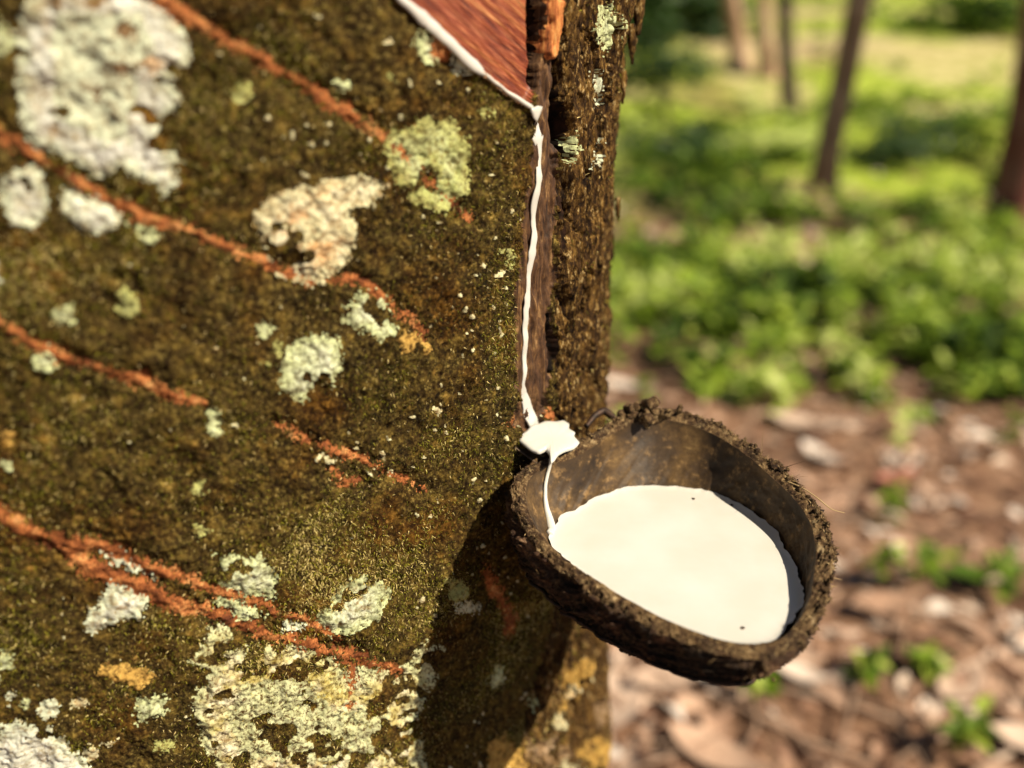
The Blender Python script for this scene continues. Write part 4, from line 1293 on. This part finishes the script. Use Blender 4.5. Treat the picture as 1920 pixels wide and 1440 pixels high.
# single big leaves lying clear on the litter: px, py, length px, yaw deg, tone, green?, label
BIG = [
    (1760, 1095, .15, -6, .28, True, 'large dark green fallen leaf lying flat among brown leaves at the right'),
    (1445, 1270, .10, -28, .93, False, 'pale pink fallen leaf just below the coconut cup'),
    (1500, 850, .12, -60, .98, False, 'whitish fallen leaf beside the upper right of the coconut rim'),
    (1440, 800, .20, -12, .88, False, 'long pale dry leaf above the right side of the coconut rim'),
    (1125, 730, .14, -20, .97, False, 'pale pink leaf beside the trunk and left of the rim lump'),
    (1640, 925, .12, 25, .70, False, 'reddish dry leaf right of the cup rim fibre'),
    (1590, 1165, .15, 14, .60, False, 'curled grey brown leaf right of the lower cup edge'),
    (1180, 1310, .15, 20, .80, False, 'broad cream dry leaf under the cup next to the trunk'),
    (1250, 1390, .15, -35, .72, False, 'broad pale beige leaf at the bottom below the cup'),
    (1150, 1400, .16, 80, .86, False, 'light brown leaf at the bottom touching the trunk base edge'),
    (1760, 1340, .13, 40, .82, False, 'tan leaf in the lower right corner area, upper of two'),
    (1840, 1400, .14, -10, .85, False, 'tan leaf in the lower right corner, lower of two'),
]
MRED = mat_attr_ramp('reddish_leaf', [(0.0, (0.2, 0.06, 0.04)), (1.0, (0.52, 0.22, 0.15))], 0.6, 0.3, 0.15)
for i, (a, b, sz, yw, tn_, gr, lb) in enumerate(BIG):
    p = px_ground(a, b) + np.array([0, 0, 0.035])
    pp = np.zeros((1, 3))
    v, f, tn = leaf_batch(pp, np.array([R(yw)]), np.array([0.05]), np.array([-0.1]), np.array([sz]), np.array([0.42]), np.array([0.6]), np.array([tn_]), 8)
    low = v.copy(); low[:, 2] -= 0.0012
    # thin but real thickness
    nf = len(v)
    f2 = np.concatenate([f, f[:, ::-1] + nf])
    o = mesh_np('fallen_leaf', np.concatenate([v, low]), f2, MGRN if gr else (MRED if i == 5 else MLIT), attrs={'tone': np.concatenate([tn, tn])})
    o.location = tuple(float(q_) for q_ in p)
    tag(o, lb, 'leaf', 'large leaves lying on the litter')

# ------------------------------------------------------------------ background trees
def crown_mesh(seed, nleaf, rad, hgt, lsz):
    rg = np.random.default_rng(seed)
    cl = rg.normal(size=(26, 3)); cl /= np.linalg.norm(cl, axis=1, keepdims=True)
    cl *= (rg.random((26, 1)) ** 0.4) * np.array([rad, rad, hgt])
    pick = rg.integers(0, 26, nleaf)
    P = cl[pick] + rg.normal(0, 0.26 * rad, (nleaf, 3)) * [1, 1, 0.7]
    return leaf_batch(P, rg.uniform(0, 6.28, nleaf), rg.uniform(-0.9, 0.3, nleaf), rg.normal(0, .5, nleaf), rg.uniform(.6, 1.3, nleaf) * lsz, rg.uniform(.3, .5, nleaf), rg.uniform(0, .4, nleaf), np.clip(rg.normal(.5, .22, nleaf), 0, 1), 2)
_cv, _cf, _ct = crown_mesh(1, 620, 1.0, 1.0, 0.15)
crown_src = None
def trunk_mat(name, c1, c2, c3):
    m = M(name, 0.9, 0.2)
    a = m.noise(14, 5, 0.65, sc3=(1, 1, 0.35)); m.color(m.ramp(a, [(0.35, c1), (0.5, c2), (0.68, c3)]))
    m.bump(a, 0.02, 0.7)
    return m.m
TM_b = trunk_mat('brown_trunk', (0.14, 0.08, 0.05), (0.34, 0.21, 0.13), (0.55, 0.40, 0.28))
TM_d = trunk_mat('dark_trunk', (0.03, 0.022, 0.016), (0.07, 0.05, 0.035), (0.16, 0.12, 0.08))
TM_r = trunk_mat('reddish_trunk', (0.09, 0.03, 0.022), (0.19, 0.07, 0.05), (0.36, 0.2, 0.15))
def bg_tree(base_px, top_px, rad, mat, label, fork=None, pale=False, crown_z=5.2, crown=True):
    global crown_src
    p = px_ground(*base_px)
    d = ray(*top_px); t = p[1] / d[1]; q_ = CAM + d * t
    dirv = (q_ - p) / (q_[2] - p[2])
    root = empty('rubber_sapling' if rad < 0.03 else 'young_tree', tuple(float(v) for v in p))
    tag(root, label, 'tree', 'young rubber trees behind the tapped trunk')
    pts = []; W = []
    rgs = np.random.default_rng(int(base_px[0]))
    for z in np.concatenate([[-0.05, 0.0, 0.05, 0.12, 0.25], np.arange(0.5, crown_z, 0.35)]):
        wob = np.array([rgs.normal(0, .008), rgs.normal(0, .008), 0]) * (z > .2)
        pts.append(p + dirv * z + wob)
        W.append(2 * rad * (1 + 0.55 * math.exp(-max(z, 0) / 0.08)) * (1 - 0.08 * z))
    Q, Wq = dense(pts, W, 4)
    v, f = tube(Q, Wq, 14)
    parts = [(v, f)]
    topp = Q[-1]
    for a in np.arange(0, 6.28, 6.28 / 5):
        e = topp + np.array([math.cos(a) * .8, math.sin(a) * .8, .9])
        Q2, W2_ = dense([topp - dirv * 0.3, topp + (e - topp) * .45 + [0, 0, .1], e], [rad * 1.0, rad * .6, rad * .25], 4)
        parts.append(tube(Q2, W2_, 7))
    if fork:
        z0, e = fork
        s0 = p + dirv * z0
        Q2, W2_ = dense([s0, s0 + np.array(e) * .5, s0 + np.array(e) * 2.2], [rad * 1.1, rad * .9, rad * .5], 5)
        parts.append(tube(Q2, W2_, 8))
    V_, F_ = joined(parts)
    mesh_np('trunk', V_, F_, mat, root)
    if pale:
        pass
    if crown:
        if crown_src is None:
            o = mesh_np('crown', _cv, _cf, MDRK, None, False, {'tone': _ct}); crown_src = o
        else:
            o = crown_src.copy(); C.objects.link(o)
        o.parent = root
        o.location = tuple(float(v) for v in (topp - p + np.array([0, 0, .7])))
        o.rotation_euler = (0, 0, rgs.uniform(0, 6.28))
    return p
bg_tree((1388, 128), (1372, 0), 0.075, TM_b, 'orange brown young tree, leftmost of the thin trunks near the top')
bg_tree((1440, 142), (1432, 0), 0.06, TM_b, 'pale thin trunk standing second from the left near the top')
bg_tree((1481, 218), (1470, 0), 0.055, TM_d, 'slender dark trunk with swollen foot, third from the left')
bg_tree((1537, 372), (1612, 0), 0.060, TM_b, 'leaning grey brown young tree standing in the undergrowth, with a side stem', fork=(0.78, (0.16, 0.1, 0.55)))
bg_tree((1906, 412), (1968, 0), 0.105, TM_r, 'reddish brown trunk cut off by the right edge of the picture')

# sapling with a dark tuft
p = px_ground(1249, 235)
root = empty('sapling', tuple(float(v) for v in p))
tag(root, 'small sapling with a dark green tuft beside the trunk near the top', 'sapling')
def at_depth(px_, py_, Y_):
    d = ray(px_, py_); return CAM + d * (Y_ / d[1])
e = at_depth(1232, 135, p[1])
Q, W = dense([p - [0, 0, .05], (p + e) / 2 + [.02, 0, 0], e], [.045, .04, .025], 8)
v, f = tube(Q, W, 8); mesh_np('stem', v, f, TM_d, root)
def tuft(center, n, sx, sz_, lsz, seed, mat, parent, name='leaves', toneb=.5):
    rg = np.random.default_rng(seed)
    nc = 9
    cl = rg.normal(size=(nc, 3)) * [sx * .6, sx * .6, sz_ * .6]
    P = np.asarray(center) + cl[rg.integers(0, nc, n)] + rg.normal(size=(n, 3)) * [sx * .35, sx * .35, sz_ * .35]
    v, f, t = leaf_batch(P, rg.uniform(0, 6.28, n), rg.uniform(-.8, .5, n), rg.normal(0, .5, n), rg.uniform(.6, 1.3, n) * lsz, rg.uniform(.35, .6, n), rg.uniform(0, .4, n), np.clip(rg.normal(toneb, .2, n), 0, 1), 2)
    return mesh_np(name, v, f, mat, parent, False, {'tone': t})
mpx = F / (p[1] * 1.02)
tuft(at_depth(1216, 118, p[1]), 900, 42 / mpx, 44 / mpx, .07, 3, MDRK, root, toneb=.25)

def shrub(px_, py_, w_, h_, label, seed, mat=None, tb=.4, n=500):
    p = px_ground(px_, py_)
    root = empty('shrub', tuple(float(v) for v in p))
    tag(root, label, 'shrub', 'shrubs on the slope')
    tuft(p + [0, 0, h_ * .55], n, w_, h_ * .5, .11, seed, mat or MDRK, root, toneb=tb)
    parts = []
    rg = np.random.default_rng(seed)
    for i in range(6):
        e = p + [rg.normal(0, w_ * .5), rg.normal(0, w_ * .5), h_ * .7]
        Q, W = dense([p, (p + e) / 2, e], [.02, .014, .006], 3); parts.append(tube(Q, W, 5))
    v, f = joined(parts); mesh_np('stems', v, f, TM_d, root)
def shrub_px(bx, by, cx_, cy_, rx, ry, label, seed, mat=None, tb=.3, n=700, lf=.09):  # default dark leaf tone also carries tree-crown shade in its colour
    p = px_ground(bx, by)
    root = empty('shrub', tuple(float(v) for v in p))
    tag(root, label, 'shrub', 'shrubs on the slope')
    k = F / (p[1] * 1.02)
    c = at_depth(cx_, cy_, p[1])
    tuft(c, n, rx / k, ry / k, lf, seed, mat or MDRK, root, toneb=tb)
    parts = []
    rg = np.random.default_rng(seed)
    for i in range(6):
        e = c + [rg.normal(0, rx / k * .4), rg.normal(0, rx / k * .3), 0]
        Q, W = dense([p - [0, 0, .03], (p + e) / 2, e], [.02, .014, .006], 3); parts.append(tube(Q, W, 5))
    v, f = joined(parts); mesh_np('stems', v, f, TM_d, root)
shrub_px(1290, 300, 1290, 272, 75, 22, 'low dark green shrub right of the trunk, below the sapling', 11, n=900, lf=.06)
shrub_px(1700, 305, 1705, 262, 75, 34, 'dark bush with brown foot between the leaning tree and the right edge', 12, n=900, lf=.06)
shrub_px(1810, 300, 1815, 250, 50, 36, 'olive bush next to the reddish trunk at the right', 13, MGRN, .35, 600, .06)
shrub_px(1310, 62, 1320, 18, 75, 32, 'dark green shrub at the very top beside the trunk', 14, n=1500, lf=.14)
shrub_px(1200, 90, 1200, 42, 34, 50, 'tall dark shrub touching the top of the mossy trunk', 15, n=1300, lf=.12)
shrub_px(1830, 62, 1850, 20, 80, 22, 'wide dark shrub at the top right on the slope', 16, MGRN, .15, n=800, lf=.12)

# ---- dense crown of the tapped tree, plus unseen trees added, to block sky light
def big_crown(seed, n, rad, hgt, lsz): return crown_mesh(seed, n, rad, hgt, lsz)
hv_, hf_, ht_ = big_crown(5, 5200, 1.5, 1.2, .22)
hc = mesh_np('crown', hv_, hf_, MDRK, None, False, {'tone': ht_})
hc.parent = tree
hc.location = (-0.55, 0.55, 4.7)
for k_, (tx, ty) in enumerate(((-2.6, -1.4), (-1.2, -3.3), (1.0, -5.2), (-4.2, 0.8))):
    root = empty('young_tree', (tx, ty, float(gh(tx, ty))))
    tag(root, ['mature rubber tree of the row behind the viewer, nearest on the left', 'mature rubber tree of the row behind the viewer, second along', 'mature rubber tree of the row behind the viewer, third along', 'mature rubber tree standing left of the tapped trunk'][k_], 'tree', 'rubber trees of the neighbouring row')
    b_ = np.array([tx, ty, float(gh(tx, ty))])
    Q_, W_t = dense([b_ - [0, 0, .05], b_ + [0, 0, 1.5], b_ + [.05, .05, 3.6]], [.26, .2, .15], 8)
    v_, f_ = tube(Q_, W_t, 14)
    mesh_np('trunk', v_, f_, TM_b, root)
    c_ = hc.copy(); C.objects.link(c_); c_.parent = root; c_.location = (0.05, 0.05, 4.3); c_.rotation_euler = (0, 0, k_ * 1.3)

for k_, (a_, b_, wh) in enumerate(((1392, 1178, 'nearest the lower right edge of the pool'), (1372, 948, 'by the far edge of the pool'), (1300, 936, 'near the back middle of the pool'))):
    p_ = to_plane(a_, b_, 'pool')
    v_, f_ = crumb_mesh([(np.zeros(3), 0.0006)], 40 + k_)
    o_ = mesh_np('bark_crumb', v_, f_, mcup.m); o_.location = tuple(float(x) for x in p_ + [0, 0, .0001])
    tag(o_, 'tiny dark bark crumb floating on the latex ' + wh, 'crumb', 'crumbs floating on the latex')
